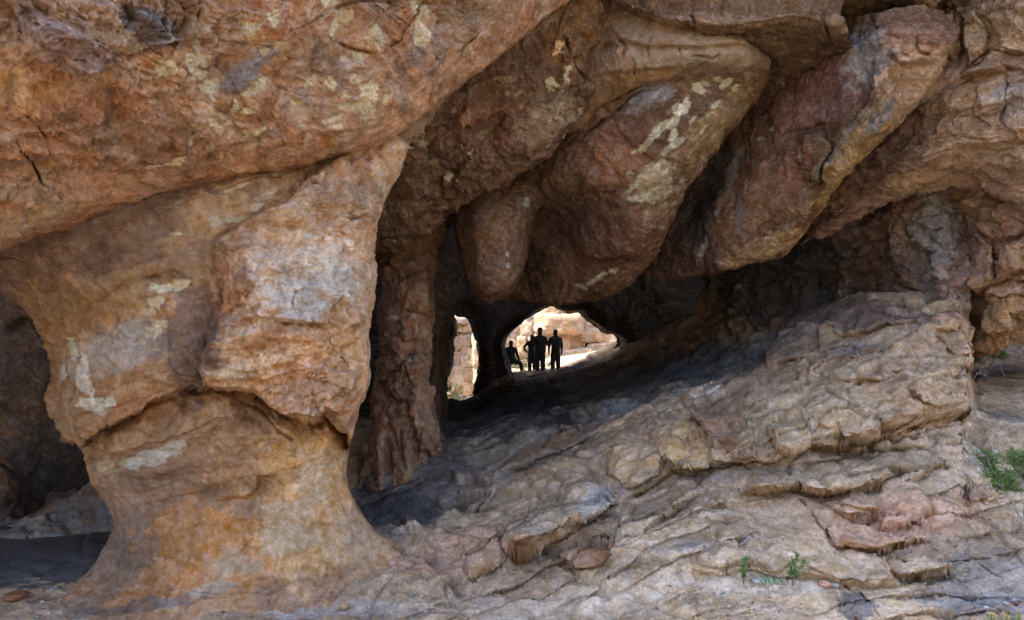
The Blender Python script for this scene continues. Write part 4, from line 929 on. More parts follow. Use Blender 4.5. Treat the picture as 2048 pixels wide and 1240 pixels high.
rock('roof_lobe', E, dict(pal=tuple(np.asarray(q) * 0.82 for q in (np.array([.20, .105, .065]), np.array([.155, .08, .055]), np.array([.25, .15, .09]))), terr=.055, ts=1.2, tk=6, big=.06, crack=.03, fine=.008, dark=.45, facet=.012), 221., e_feats,
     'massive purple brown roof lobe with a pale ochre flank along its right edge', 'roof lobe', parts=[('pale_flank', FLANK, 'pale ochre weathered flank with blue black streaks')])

# ================================================================== RIGHT WALL
I = [[(1830, -200, 11.4), (1900, -200, 10.9), (1960, -200, 10.5), (2030, -200, 10.1), (2120, -200, 9.7), (2500, -200, 9.0)],
     [(1850, 0, 11.4), (1910, 0, 10.9), (1965, 0, 10.6), (2030, 0, 10.2), (2120, 0, 9.8), (2500, 0, 9.1)],
     [(1815, 130, 12), (1890, 112, 11.1), (1950, 110, 10.8), (2020, 110, 10.4), (2120, 110, 9.9), (2500, 110, 9.2)],
     [(1740, 260, 12.9), (1815, 245, 11.9), (1900, 225, 11.1), (2000, 220, 10.6), (2110, 220, 10.1), (2500, 220, 9.4)],
     [(1660, 370, 13.6), (1745, 345, 12.6), (1850, 315, 11.6), (1980, 305, 11.0), (2105, 310, 10.4), (2500, 310, 9.7)],
     [(1622, 452, 14.2), (1695, 412, 13.2), (1820, 358, 12.3), (1960, 352, 11.6), (2100, 375, 11), (2500, 380, 10.2)],
     [(1592, 498, 14.6), (1665, 456, 13.7), (1805, 394, 12.9), (1945, 385, 12.2), (2090, 420, 11.5), (2500, 420, 10.7)]]
I.append(wrap(I[6], 0, -12, .8)); I.append(wrap(I[6], 0, -50, 2.5))
BL1 = [(1960, -60), (1965, 20), (1990, 70), (2010, 95), (2040, 108), (2120, 112), (2120, -60)]
BL2 = [(1925, 30), (1955, 20), (1975, 60), (1970, 85), (1960, 130), (1930, 140), (1928, 90)]
i_feats = [('plate', BL1, .14), ('plate', BL2, .10), ('plate', [(1862, 40), (1912, 20), (1922, 60), (1905, 110), (1895, 130), (1880, 110)], .10), ('plate', [(1920, 145), (1960, 132), (2000, 128), (2010, 150), (1960, 150), (1930, 155)], .10),
           ('crack', [(1930, 140), (1975, 100), (2010, 105), (2048, 112)], .14, 4), ('crack', [(1990, 0), (1985, 20)], .1, 3), ('crack', [(1900, 0), (1925, 40), (1925, 100), (1900, 160)], .16, 5),
           ('ledge', [(1920, 155), (1970, 150), (2010, 140), (2060, 150)], .10, 20), ('ledge', [(1960, 235), (2000, 225), (2030, 200), (2048, 205)], .12, 30), ('crack', [(2010, 150), (2020, 190), (2000, 240), (2020, 260)], .1, 4), ('ledge', [(1960, 305), (2000, 300), (2048, 290)], .08, 30),
           ('ledge', [(1760, 400), (1850, 340), (1930, 310), (2010, 300)], .10, 40),
           ('stain_shade', 1780, 290, 60, 110, 35, np.array([.19, .115, .10]), .7, .5), ('stain_shade', 1700, 400, 80, 40, -40, np.array([.22, .13, .10]), .6, .5), ('stain_shade', 1960, 250, 120, 80, 0, np.array([.48, .32, .20]), .6, .6), ('stain_shade', 1860, 360, 100, 30, -20, np.array([.42, .27, .16]), .7, .5), ('stain_shade', 2010, 60, 70, 50, 0, np.array([.54, .38, .24]), .7, .5), ('stain_shade', 2020, 200, 40, 30, 0, GREY * 1.1, .5, .5), ('stain_shade', 1900, 60, 30, 50, 0, RUST * 1.2, .5, .5)]
rock('rock_wall', I, dict(pal=(np.array([.43, .275, .185]), np.array([.34, .205, .145]), np.array([.46, .31, .21])), terr=.10, ts=1.3, tk=7, strata=.06, sfreq=3.2, big=.09, crack=.07, pits=.0, ps=2.2, fine=.018, dark=.3, facet=.05, fsc=2.0, bed=True, aniso=(.55, .8, 1.5)), 251., i_feats,
     'rough tan rock wall at the upper right, sweeping down to a long shadowed lip', 'rock wall', parts=[('rock_block', BL1, None), ('rock_block', BL2, None)])

K = [[(1890, 330, 13.2), (1935, 340, 12.7), (1985, 350, 12.2), (2045, 360, 11.8), (2150, 360, 11.4), (2500, 360, 10.8)],
     [(1900, 420, 13.3), (1945, 425, 12.7), (1985, 430, 12.3), (2045, 435, 11.9), (2150, 435, 11.5), (2500, 430, 10.9)],
     [(1915, 520, 13.5), (1952, 520, 12.8), (1985, 520, 12.4), (2045, 515, 12.0), (2150, 500, 11.6), (2500, 470, 11)],
     [(1928, 600, 13.8), (1955, 610, 13.0), (1985, 610, 12.5), (2035, 600, 12.2), (2120, 575, 11.9), (2500, 520, 11.2)],
     [(1940, 680, 14.3), (1960, 688, 13.5), (1985, 682, 13.0), (2025, 665, 12.7), (2090, 632, 12.4), (2500, 545, 11.8)],
     [(1948, 714, 14.6), (1965, 714, 14.0), (1990, 704, 13.6), (2028, 682, 13.3), (2085, 648, 13), (2500, 560, 12.4)]]
K.append(wrap(K[5], 0, -10, .9)); K.append(wrap(K[5], 0, -60, 3.5))
KB1 = [(1925, 470), (1960, 470), (1990, 490), (1985, 560), (1960, 590), (1925, 600), (1915, 540)]
KB2 = [(1990, 480), (2040, 470), (2090, 480), (2090, 545), (2030, 560), (1990, 560)]
KB3 = [(1985, 410), (2030, 400), (2090, 420), (2090, 475), (2040, 465), (1990, 475), (1960, 465), (1950, 420)]
rock('boulder', K, dict(pal=(np.array([.43, .26, .16]), np.array([.38, .22, .15]), TAN), terr=.10, ts=1.2, tk=6, strata=.06, big=.10, crack=.07, fine=.024, dark=.3, facet=.10, fsc=2.2), 281., [
    ('plate', KB1, .12), ('plate', KB2, .14), ('plate', KB3, .08), ('ledge', [(1930, 605), (1960, 590), (2000, 560), (2048, 535)], .15, 40), ('crack', [(1930, 605), (1985, 572), (2048, 540)], .15, 4), ('crack', [(1985, 420), (1990, 480), (1985, 570)], .1, 4), ('ledge', [(1970, 690), (2000, 660), (2048, 640)], .1, 25),
    ('stain_shade', 1940, 500, 30, 60, 0, np.array([.34, .20, .17]), .6, .5), ('stain_shade', 2000, 640, 60, 50, -30, np.array([.44, .27, .14]), .6, .5)],
     'reddish tan boulder with jointed blocks overhanging the gap at the right edge', 'boulder', parts=[('rock_block', KB1, None), ('rock_block', KB2, None), ('rock_block', KB3, None)])

J = [[(1400, 380, 18.5), (1480, 400, 16.8), (1600, 400, 15.6), (1700, 380, 14.6), (1780, 350, 13.9), (1840, 340, 13.4), (1890, 330, 13.2), (1950, 330, 13.3)],
     [(1400, 500, 18.8), (1480, 500, 17.0), (1600, 490, 15.8), (1700, 470, 14.7), (1780, 450, 13.9), (1840, 440, 13.2), (1890, 430, 12.9), (1950, 430, 12.9)],
     [(1400, 570, 19), (1480, 570, 17.4), (1600, 560, 16.2), (1700, 540, 15.2), (1780, 530, 14.3), (1840, 515, 13.4), (1890, 505, 12.9), (1950, 505, 12.9)],
     [(1400, 640, 19), (1480, 635, 17.2), (1600, 615, 15.9), (1700, 600, 15.0), (1780, 592, 14.3), (1845, 585, 13.4), (1890, 585, 12.9), (1945, 585, 12.8)],
     [(1400, 720, 18.8), (1480, 700, 17), (1600, 680, 15.6), (1700, 660, 14.8), (1780, 650, 14.1), (1840, 650, 13.3), (1890, 650, 12.9), (1940, 650, 12.8)]]
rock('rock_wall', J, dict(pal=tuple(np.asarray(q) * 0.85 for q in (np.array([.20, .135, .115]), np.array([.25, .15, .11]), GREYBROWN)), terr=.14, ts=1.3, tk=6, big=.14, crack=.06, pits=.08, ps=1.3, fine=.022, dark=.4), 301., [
    ('lump', 1730, 560, 28, 60, 0, -.5), ('lump', 1660, 570, 26, 60, 10, -.4), ('lump', 1790, 500, 20, 80, -5, .3), ('lump', 1840, 540, 16, 60, 0, -.2), ('ledge', [(1760, 420), (1770, 500), (1800, 570), (1850, 600)], .2, 25), ('crack', [(1840, 440), (1850, 520), (1836, 600)], .14, 5), ('lump', 1600, 560, 30, 50, 0, .3),
    ('crack', [(1848, 472), (1872, 462), (1885, 455)], .06, 2.5), ('stain_shade', 1868, 470, 42, 100, 4, np.array([.32, .295, .285]), .7, .6), ('stain_shade', 1900, 580, 36, 60, 0, np.array([.36, .24, .2]), .6, .5), ('stain_shade', 1690, 470, 60, 40, 0, PURPLE, .5, .5), ('stain_shade', 1560, 560, 150, 110, 0, SOOT_SHADE * .8, .9, .5), ('stain_shade', 1780, 560, 30, 50, 0, np.array([.17, .11, .10]), .6, .5)] +  # left end painted near-black in place of deep cave shade
     patches([(1467, 622, 10, 5, -20), (1484, 575, 7, 4, -30), (1478, 583, 4, 4)], WHITE * .65, .8),
     'shadowed alcove wall with a pale grey water streak, between the right lip and the mound', 'rock wall')

# ================================================================== INNER COLUMN and the darker pier behind it
qr = [(330, 715, 930, 14.8, 14.2), (400, 745, 915, 14.6, 14.0), (480, 752, 892, 14.5, 13.8), (560, 758, 872, 14.4, 13.6), (640, 754, 866, 14.4, 13.6), (720, 756, 864, 14.4, 13.55), (800, 750, 868, 14.3, 13.5), (860, 742, 880, 14.2, 13.3), (920, 724, 888, 14.1, 13.0), (970, 710, 900, 13.9, 12.6), (1010, 692, 930, 13.7, 12.2), (1050, 660, 960, 13.5, 11.6)]
QP1 = [(790, 630), (830, 628), (850, 650), (848, 680), (815, 690), (790, 675)]
QP2 = [(750, 755), (790, 740), (840, 705), (868, 700), (880, 860), (875, 920), (850, 900), (835, 860), (815, 810), (795, 805), (770, 790)]
rock('rock_column', [tube_row(*r, back=1.0) for r in qr], dict(pal=(np.array([.36, .19, .12]), np.array([.27, .15, .10]), np.array([.42, .28, .17])), terr=.07, ts=1.5, tk=6, big=.09, crack=.05, fine=.018, dark=.35), 331., [
    ('plate', QP1, .10), ('plate', QP2, .14), ('plate', [(790, 560), (870, 540), (868, 640), (820, 620), (790, 600)], .08), ('crack', [(740, 760), (790, 740), (840, 700)], .1, 4), ('crack', [(775, 800), (790, 880), (815, 950)], .08, 5), ('crack', [(850, 850), (838, 910), (855, 960)], .12, 7), ('crack', [(800, 860), (800, 920), (785, 960)], .06, 4),
    ('lump', 750, 920, 20, 70, -5, .22), ('lump', 810, 930, 16, 60, 5, .18), ('lump', 775, 930, 10, 60, 0, -.2), ('stain_shade', 820, 500, 80, 70, 0, BROWN * .7, .6, .6), ('stain_shade', 810, 960, 60, 40, 0, np.array([.38, .24, .14]), .5, .5), ('stain_shade', 770, 640, 30, 80, 0, DARK * 1.3, .5, .6)] +
     patches([(785, 634, 12, 4), (825, 632, 10, 4), (842, 655, 4, 10), (820, 716, 8, 7), (835, 850, 6, 5), (733, 895, 3, 14)], np.array([.56, .46, .32]), .8),
     'slim inner rock column with peeling reddish plates, just right of the front pillar', 'rock column', parts=[('flake_plate', QP1, 'round flake like a shield'), ('flake_plate', QP2, None)])
rr = [(380, 820, 960, 20, 18.5), (460, 840, 945, 20, 18.6), (540, 850, 930, 20, 18.7), (640, 850, 905, 20, 18.8), (720, 850, 897, 20, 18.8), (780, 845, 893, 20, 18.8), (850, 830, 900, 19.6, 18.2), (900, 800, 920, 19, 17.5)]
rock('rock_pier', [tube_row(*r, back=1.4) for r in rr], dict(pal=tuple(np.asarray(q) * 0.6 for q in (BROWN * .9, DARK * 1.5, np.array([.28, .17, .10]))), terr=.06, big=.1, crack=.04, fine=.02, blacken=.3), 351., [], 'dim brown rock pier beside the narrow left daylight hole', 'rock pier', res=5)

# ================================================================== LEFT CAVE behind the pillar
LW = [[(-700, 400, 15), (-200, 420, 15), (0, 480, 14.5), (120, 520, 14.5), (240, 560, 15), (420, 560, 16)],
      [(-700, 640, 14.6), (-200, 640, 14.2), (0, 660, 13.8), (120, 690, 14), (240, 700, 14.6), (420, 700, 16)],
      [(-700, 820, 14.4), (-200, 820, 13.9), (0, 830, 13.6), (110, 850, 14.0), (220, 860, 14.8), (420, 860, 16)],
      [(-700, 960, 14), (-200, 950, 13.5), (0, 960, 13.2), (110, 960, 14.2), (220, 960, 15), (420, 960, 16)],
      [(-700, 1080, 13.2), (-200, 1060, 12.9), (0, 1060, 12.8), (110, 1060, 13.8), (220, 1060, 15), (420, 1060, 16)]]
rock('rock_wall', LW, dict(pal=tuple(np.asarray(q) * 0.75 for q in (BROWN * .8, np.array([.16, .11, .09]), GREYBROWN * .8)), terr=.1, big=.2, crack=.06, fine=.02, blacken=.35), 371., [
    ('crack', [(0, 920), (25, 950), (20, 1000), (5, 1030)], .3, 6), ('lump', 10, 970, 30, 50, 0, .25), ('ledge', [(0, 660), (40, 640), (80, 640)], .2, 30), ('stain_shade', 100, 900, 80, 80, 0, BLUE * .5, .5, .6)],
     'dark cave wall seen through the opening left of the front pillar', 'rock wall', res=5)
LR = [[(-400, 1075, 12.2), (0, 1045, 12.4), (60, 1030, 12.6), (120, 1005, 12.9), (180, 965, 13.2), (260, 900, 13.6), (400, 880, 14)],
      [(-400, 1080, 11.9), (0, 1060, 12.0), (60, 1050, 12.1), (120, 1035, 12.3), (180, 1012, 12.5), (260, 985, 12.8), (400, 960, 13)],
      [(-400, 1095, 11.5), (0, 1080, 11.5), (60, 1074, 11.6), (120, 1066, 11.7), (180, 1058, 11.8), (260, 1050, 11.9), (400, 1040, 12)]]
LR.insert(0, wrap(LR[0], 0, 6, 1.2)); LR.append(wrap(LR[-1], 0, 30, .1))
rock('rock_sill', LR, dict(pal=(GREYBROWN, BLUE * 1.2, GREY), terr=.05, big=.05, crack=.03, fine=.015), 381., [('stain_shade', 100, 1050, 80, 12, -8, WHITE * .55, .6, .5), ('stain_shade', 150, 1020, 60, 20, -20, BLUE * .8, .5, .5)],
     'low grey sloping sill of rock on the floor left of the front pillar', 'rock sill', res=4)

# ================================================================== BACK WALL with two daylight holes
HOLE2 = [(1009, 691), (1014, 676), (1026, 662), (1042, 647), (1067, 629), (1092, 615), (1109, 611), (1118, 619), (1135, 624), (1157, 623), (1168, 635), (1188, 650), (1208, 664), (1229, 667), (1238, 676), (1239, 689), (1229, 700), (1196, 722), (1168, 738), (1127, 760), (1080, 775), (1040, 770), (1022, 745), (1012, 710)]
HOLE1 = [(908, 628), (928, 635), (942, 640), (948, 662), (955, 687), (958, 710), (957, 736), (950, 771), (945, 800), (920, 822), (895, 820), (880, 800), (886, 775), (891, 760), (903, 723), (907, 699), (904, 683), (911, 670), (907, 648)]
def resample(poly, n):
    p = np.array(poly + [poly[0]], float)
    L = np.concatenate([[0], np.cumsum(np.linalg.norm(np.diff(p, axis=0), axis=1))])
    t = np.linspace(0, L[-1], n, endpoint=False)
    return np.stack([np.interp(t, L, p[:, 0]), np.interp(t, L, p[:, 1])], 1)

def back_wall():
    """a thick rock partition: a front sheet whose holes are ringed by tunnel walls that run back through it"""
    root = empty('rock_partition', W(1000, 760, 27))
    tag(root, 'black shadowed rock partition pierced by two daylight holes at the back', 'rock wall', kind='thing')
    st = dict(STYLE, pal=(DARK * .6, SOOT_SHADE * .8, SOOT_SHADE * .6), terr=.1, big=.3, blacken=.6)  # near-black colours put the cave darkness into the stone itself
    gx_ = np.concatenate([np.linspace(-1500, 780, 40), np.linspace(785, 1320, 268), np.linspace(1330, 1750, 24)])
    gy_ = np.concatenate([np.linspace(-250, 560, 24), np.linspace(565, 850, 144), np.linspace(860, 1100, 12)])
    X, Y = np.meshgrid(gx_, gy_)
    D = np.full(X.shape, 26.8)
    d1, s1, _ = polyline_dist(X.ravel(), Y.ravel(), HOLE1 + [HOLE1[0]]); d2, s2, _ = polyline_dist(X.ravel(), Y.ravel(), HOLE2 + [HOLE2[0]])
    dm = np.minimum(d1, d2).reshape(X.shape)
    Vb = to_world(np.stack([X, Y, D], -1)).reshape(-1, 3)
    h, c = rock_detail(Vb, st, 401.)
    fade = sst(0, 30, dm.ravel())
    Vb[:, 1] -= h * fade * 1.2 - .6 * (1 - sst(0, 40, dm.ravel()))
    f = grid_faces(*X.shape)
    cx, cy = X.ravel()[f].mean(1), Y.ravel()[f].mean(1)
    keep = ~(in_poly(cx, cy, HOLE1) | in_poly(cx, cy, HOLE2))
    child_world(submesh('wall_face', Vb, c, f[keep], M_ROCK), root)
    for nm, hole in (('tunnel', HOLE1), ('tunnel', HOLE2)):
        ring = resample(hole, 160); ctr = ring.mean(0)
        rows = []
        for Yd, k in ((26.4, 1.06), (26.9, 1.02), (27.3, 1.0), (27.7, 1.02), (28.1, 1.06), (28.5, 1.12)):
            q = ctr + (ring - ctr) * k
            rows.append(np.stack([q[:, 0], q[:, 1], np.full(len(q), Yd)], 1))
        # keep world size constant through the tunnel
        rows = np.array(rows)
        base = to_world(rows)
        for i in range(len(rows)):
            ref = to_world(np.concatenate([rows[i][:, :2], np.full((len(ring), 1), 27.3)], 1))
            base[i, :, 0] = ref[:, 0]; base[i, :, 2] = ref[:, 2]
        base = np.concatenate([base, base[:, :1]], 1)
        nu, nv = base.shape[:2]
        pp = base.reshape(-1, 3)
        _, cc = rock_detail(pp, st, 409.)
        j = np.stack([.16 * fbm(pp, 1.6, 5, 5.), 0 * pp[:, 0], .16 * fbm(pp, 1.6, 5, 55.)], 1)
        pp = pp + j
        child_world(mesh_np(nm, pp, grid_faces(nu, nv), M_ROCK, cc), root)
back_wall()

# ================================================================== THE MASSIF overhead and to the sides (mostly outside the picture, shaped to block the sun)
def massif_block(name, lo, hi, parent, seed, n=40):
    """a lumpy rounded mass of rock between two corners"""
    lo, hi = np.array(lo, float), np.array(hi, float)
    u = np.linspace(-1, 1, n)
    faces, verts, off = [], [], 0
    A_, B_ = np.meshgrid(u, u, indexing='ij')
    for ax in range(3):
        for s in (-1, 1):
            q = np.zeros((n, n, 3)); q[..., ax] = s; q[..., (ax + 1) % 3] = A_; q[..., (ax + 2) % 3] = B_ * s
            verts.append(q.reshape(-1, 3)); faces.append(grid_faces(n, n) + off); off += n * n
    v = np.concatenate(verts); f = np.concatenate(faces)
    r = (np.abs(v) ** 8).sum(1) ** (1 / 8)
    nrm = v / (np.linalg.norm(v, axis=1, keepdims=True))
    v = v / r[:, None]
    p = (lo + hi) / 2 + v * (hi - lo) / 2
    h = .9 * fbm(p, .16, 4, seed) + .35 * np.floor(3 * fbm(p, .3, 3, seed + 4)) / 3
    p = p + nrm * h[:, None]
    _, c = rock_detail(p, dict(STYLE, pal=(ORANGE, TAN, RUST)), seed)
    return mesh_np(name, p, f, M_FAR, c, parent)
massif = empty('terrain', (0, 18, 12))
tag(massif, kind='structure')
def mb(lo, hi, seed):
    o = massif_block('rock_mass', lo, hi, None, seed)
    o.parent = massif; o.matrix_parent_inverse = massif.matrix_world.inverted()
    o.location = (-massif.location[0], -massif.location[1], -massif.location[2])
    return o
mb((-26, 8.8, 10.8), (16, 31, 22), 500.)
mb((-40, 5.5, -3), (-14.5, 31, 21), 520.)
mb((13.2, 20, -1), (34, 32, 21), 540.)
mb((-16, 6.2, 11.2), (12, 16, 36), 560.)  # unseen front block, made tall to throw shade over the forecourt

# wide land around, out to the horizon; unseen ridge behind the camera added to shape the light
def land_height(x, y):
    z = -1.3 + 26 * sst(-9, -52, y + .10 * x) * (1 + .15 * np.sin(x * .05)) + 14 * sst(26, 70, x - .2 * y)
    # beyond the holes: low gully floor that climbs to the right
    bz = np.where(y > 27, .18 * np.clip(x + 2.5, 0, 12), 0) * sst(27, 32, y)
    z = z + bz + .9 * sst(27, 33, y) * sst(70, 40, y)
    z = z - 2.4 * sst(27.5, 31, y) * sst(1.2, -.8, x) * sst(75, 55, y)
    return z + .25 * np.sin(x * .21 + 1) * np.sin(y * .17)
n_ = 260
tx = np.sinh(np.linspace(-4.2, 4.2, n_)) * 20
ty = np.sinh(np.linspace(-4.2, 4.2, n_)) * 20 + 30
TX, TY = np.meshgrid(tx, ty, indexing='ij')
TZ = land_height(TX, TY)
pp = np.stack([TX, TY, TZ], -1).reshape(-1, 3)
pp[:, 2] += .22 * fbm(pp, .25, 4, 3.) + .10 * fbm(pp, .9, 3, 5.)
mg = sst(-.5, .0, fbm(pp, .35, 4, 18.))[:, None] * sst(0, -10, pp[:, 1])[:, None] * .9
cc = (np.array([.36, .29, .21]) * (1 - mg) + np.array([.09, .09, .05]) * mg) * (1 + .25 * fbm(pp, .4, 4, 8.))[:, None]
land = mesh_np('terrain', pp, grid_faces(n_, n_)[:, ::-1], M_FAR, np.clip(cc, .05, .8))
tag(land, kind='structure')

# ================================================================== SUNLIT CLIFF beyond the holes
cliff = empty('cliff', (1.5, 50, -.5))
tag(cliff, 'sunlit pale sandstone cliff of rounded blocks seen through the daylight holes', 'cliff', kind='thing')
def cliff_col(p, seed):
    m = sst(-.3, .4, fbm(p, .35, 4, seed))[:, None]
    c = np.array([.40, .32, .235]) * (1 - m) + np.array([.37, .26, .165]) * m
    m = sst(.1, .5, fbm(p * np.array([1, 1, .3]), .5, 4, seed + 9))[:, None] * .7
    c = c * (1 - m) + np.array([.33, .315, .30]) * m
    m = sst(.2, .6, fbm(p * np.array([1, 1, .2]), .8, 3, seed + 19))[:, None] * .6
    return (c * (1 - m) + np.array([.44, .27, .13]) * m) * (1 + .3 * fbm(p, 1.6, 4, seed + 29))[:, None]
nx_, nz_ = 150, 70
ux, uz = np.meshgrid(np.linspace(-22, 26, nx_), np.linspace(-6, 20, nz_), indexing='ij')
cp = np.stack([ux, 47.5 + .62 * uz + .04 * ux, uz], -1).reshape(-1, 3)
hh = 1.2 * fbm(cp, .18, 3, 2.) + .8 * (np.floor(4 * fbm(cp * np.array([.6, 1, 1.4]), .25, 3, 6.)) / 4) + .12 * fbm(cp, 1.2, 3, 9.)
cp[:, 1] -= hh
o = mesh_np('cliff_face', cp, grid_faces(nx_, nz_), M_FAR, cliff_col(cp, 700.)); child_world(o, cliff)
def boulder_mesh(name, px, py, rx, ry, Y, parent, seed, depth=1.0, n=26, lean=.5, mat=None, colf=None, ex=5.):
    s = Y / F
    u = np.linspace(-math.pi / 2, math.pi / 2, n); v = np.linspace(-math.pi, math.pi, 2 * n)
    U, Vv = np.meshgrid(u, v, indexing='ij')
    q = np.stack([np.cos(U) * np.cos(Vv), np.cos(U) * np.sin(Vv), np.sin(U)], -1).reshape(-1, 3)
    r = (np.abs(q) ** ex).sum(1) ** (1 / ex)
    e = q / r[:, None] * np.array([rx * s, max(rx, ry) * s * depth, ry * s])
    c0 = np.array(W(px, py, Y))
    e[:, 1] += e[:, 2] * lean
    p = c0 + e
    k = max(rx, ry) * s
    p = p + q * (k * (.14 * fbm(p, .9 / k, 4, seed) + .12 * np.floor(3 * fbm(p, 1.6 / k, 4, seed + 3)) / 3 + .05 * fbm(p, 5 / k, 4, seed + 6)))[:, None]
    c = (colf or cliff_col)(p, seed)
    o = mesh_np(name, p, grid_faces(n, 2 * n), mat or M_FAR, np.clip(c, .02, .8))
    if parent is not None: child_world(o, parent)
    return o
CB = [(1102, 624, 28, 12), (1150, 622, 26, 10), (1060, 640, 14, 12), (1116, 648, 48, 20), (1052, 662, 14, 17), (1032, 664, 12, 15), (1148, 655, 12, 18), (1092, 672, 22, 18), (1124, 682, 15, 32), (1148, 684, 17, 20),
      (1022, 692, 12, 18), (1044, 694, 12, 22), (1070, 692, 16, 20), (1180, 662, 26, 22), (1215, 676, 22, 14), (1160, 706, 38, 11), (1196, 694, 24, 10), (1232, 684, 16, 12), (1186, 640, 30, 12),
      (905, 640, 34, 8), (926, 656, 22, 9), (930, 682, 14, 17), (909, 688, 11, 16), (938, 715, 17, 20), (912, 718, 14, 16), (915, 750, 17, 20), (941, 748, 15, 18), (930, 776, 24, 13), (905, 800, 26, 16), (945, 806, 24, 16), (925, 830, 36, 16), (880, 770, 18, 24), (1000, 640, 24, 14), (1010, 720, 20, 22), (960, 700, 16, 34), (890, 700, 14, 40), (985, 690, 16, 30), (965, 750, 18, 26)]
for i, (bx, by, rx, ry) in enumerate(CB):
    Yb = 45.5 - (by - 700) / F * 40 * .6
    boulder_mesh('cliff_block', bx, by, rx * 1.05, ry * 1.07, Yb, cliff, 800. + 13 * i)

# ================================================================== PLANTS
M_LEAF = plain_material('shrub_leaf', (.13, .22, .06), .55, 30, .5)
M_LEAF2 = plain_material('seedling_leaf', (.15, .25, .08), .5, 40, .45)
M_LEAF_FAR = plain_material('far_leaf', (.09, .15, .05), .6, 3, .5)
M_SUCC = plain_material('succulent_leaf', (.46, .54, .40), .5, 40, .2)
M_TWIG = plain_material('grey_twig', (.34, .34, .36), .85, 20, .35)
M_STEM = plain_material('brown_stem', (.16, .11, .08), .85, 30, .3)
M_YEL = plain_material('yellow_flower', (.60, .48, .05), .6, 30, .25)

class MB:
    def __init__(s): s.v = []; s.f = []
    def leaf(s, c, d, up, l, w):
        d = Vector(d).normalized(); side = d.cross(Vector(up))
        if side.length < 1e-3: side = d.cross(Vector((1, 0, 0)))
        side.normalize(); nrm = side.cross(d)
        b = len(s.v); c = Vector(c)
        s.v += [c, c + d * l * .45 + side * w * .5 + nrm * w * .18, c + d * l, c + d * l * .45 - side * w * .5 + nrm * w * .18]
        s.f += [(b, b + 1, b + 2), (b, b + 2, b + 3)]
    def tube(s, pts, r0, r1, k=5):
        n = len(pts); rings = []
        for i, p in enumerate(pts):
            p = Vector(p)
            d = (Vector(pts[min(i + 1, n - 1)]) - Vector(pts[max(i - 1, 0)])).normalized()
            a = d.cross(Vector((.3, .2, 1))).normalized(); b_ = d.cross(a)
            r = r0 + (r1 - r0) * i / (n - 1)
            rings.append(len(s.v))
            for j in range(k):
                t = 2 * math.pi * j / k
                s.v.append(p + (a * math.cos(t) + b_ * math.sin(t)) * r)
        for i in range(n - 1):
            for j in range(k):
                s.f.append((rings[i] + j, rings[i] + (j + 1) % k, rings[i + 1] + (j + 1) % k, rings[i + 1] + j))
    def build(s, name, mat, parent=None, smooth=True):
        me = bpy.data.meshes.new(name)
        me.from_pydata([tuple(v) for v in s.v], [], s.f); me.materials.append(mat)
        for p in me.polygons: p.use_smooth = smooth
        o = bpy.data.objects.new(name, me)
        COL.objects.link(o)
        if parent is not None: child_world(o, parent)
        return o

def wig(a, b, n, amp, rd):
    a, b = Vector(a), Vector(b)
    L = (b - a).length
    out = []
    for i in range(n + 1):
        t = i / n
        j = Vector((rd.uniform(-1, 1), rd.uniform(-1, 1), rd.uniform(-1, 1))) * amp * L * math.sin(math.pi * t) if 0 < i < n else Vector((0, 0, 0))
        out.append(a.lerp(b, t) + j)
    return out

def rv(rd):
    while True:
        v = Vector((rd.uniform(-1, 1), rd.uniform(-1, 1), rd.uniform(-1, 1)))
        if .1 < v.length < 1: return v

def shrub(name, base, clusters, branches, label, leaf_n, leaf_l, mat, seed, twigs=0, cat='shrub'):
    rd = random.Random(seed)
    root = empty(name, base); tag(root, label, cat)
    for br in branches:
        m = MB()
        for i in range(len(br) - 1):
            k0 = 1 - i / (len(br) - 1) * .6; k1 = 1 - (i + 1) / (len(br) - 1) * .6
            m.tube(wig(br[i], br[i + 1], 5, .05, rd), .013 * k0 * (leaf_l / .035) ** .5, .013 * k1 * (leaf_l / .035) ** .5)
        m.build('branch', M_TWIG, root)
    for (c, r) in clusters:
        m = MB(); c = Vector(c); tw = MB()
        for k in range(max(6, leaf_n // 14)):
            d = rv(rd); tip = c + Vector((d.x * r[0], d.y * r[1], d.z * r[2]))
            tw.tube(wig(c - Vector((0, 0, r[2] * .4)), tip, 3, .08, rd), .004 * (leaf_l / .035), .0018 * (leaf_l / .035), 3)
            for q in range(14):
                t = rd.uniform(.55, 1.08)
                pos = c.lerp(tip, t) + rv(rd) * leaf_l * .9
                dd = (d + rv(rd) * 1.1 + Vector((0, 0, .5)))
                m.leaf(pos, dd, rv(rd), leaf_l * rd.uniform(.6, 1.2), leaf_l * rd.uniform(.35, .55))
        fo = m.build('foliage', mat, root); fo['kind'] = 'stuff'
        tw.build('twig', M_STEM, root)
    for k in range(twigs):
        m = MB(); a = Vector(base) + Vector((rd.uniform(-.1, .1), 0, .05))
        b = a + Vector((rd.uniform(-.5, .25), rd.uniform(-.2, .2), rd.uniform(-.05, .5)))
        m.tube(wig(a, b, 5, .12, rd), .006, .002, 4)
        m.build('dry_twig', M_TWIG, root)
    return root

def near(px, py, Y): return Vector(W(px, py, Y))

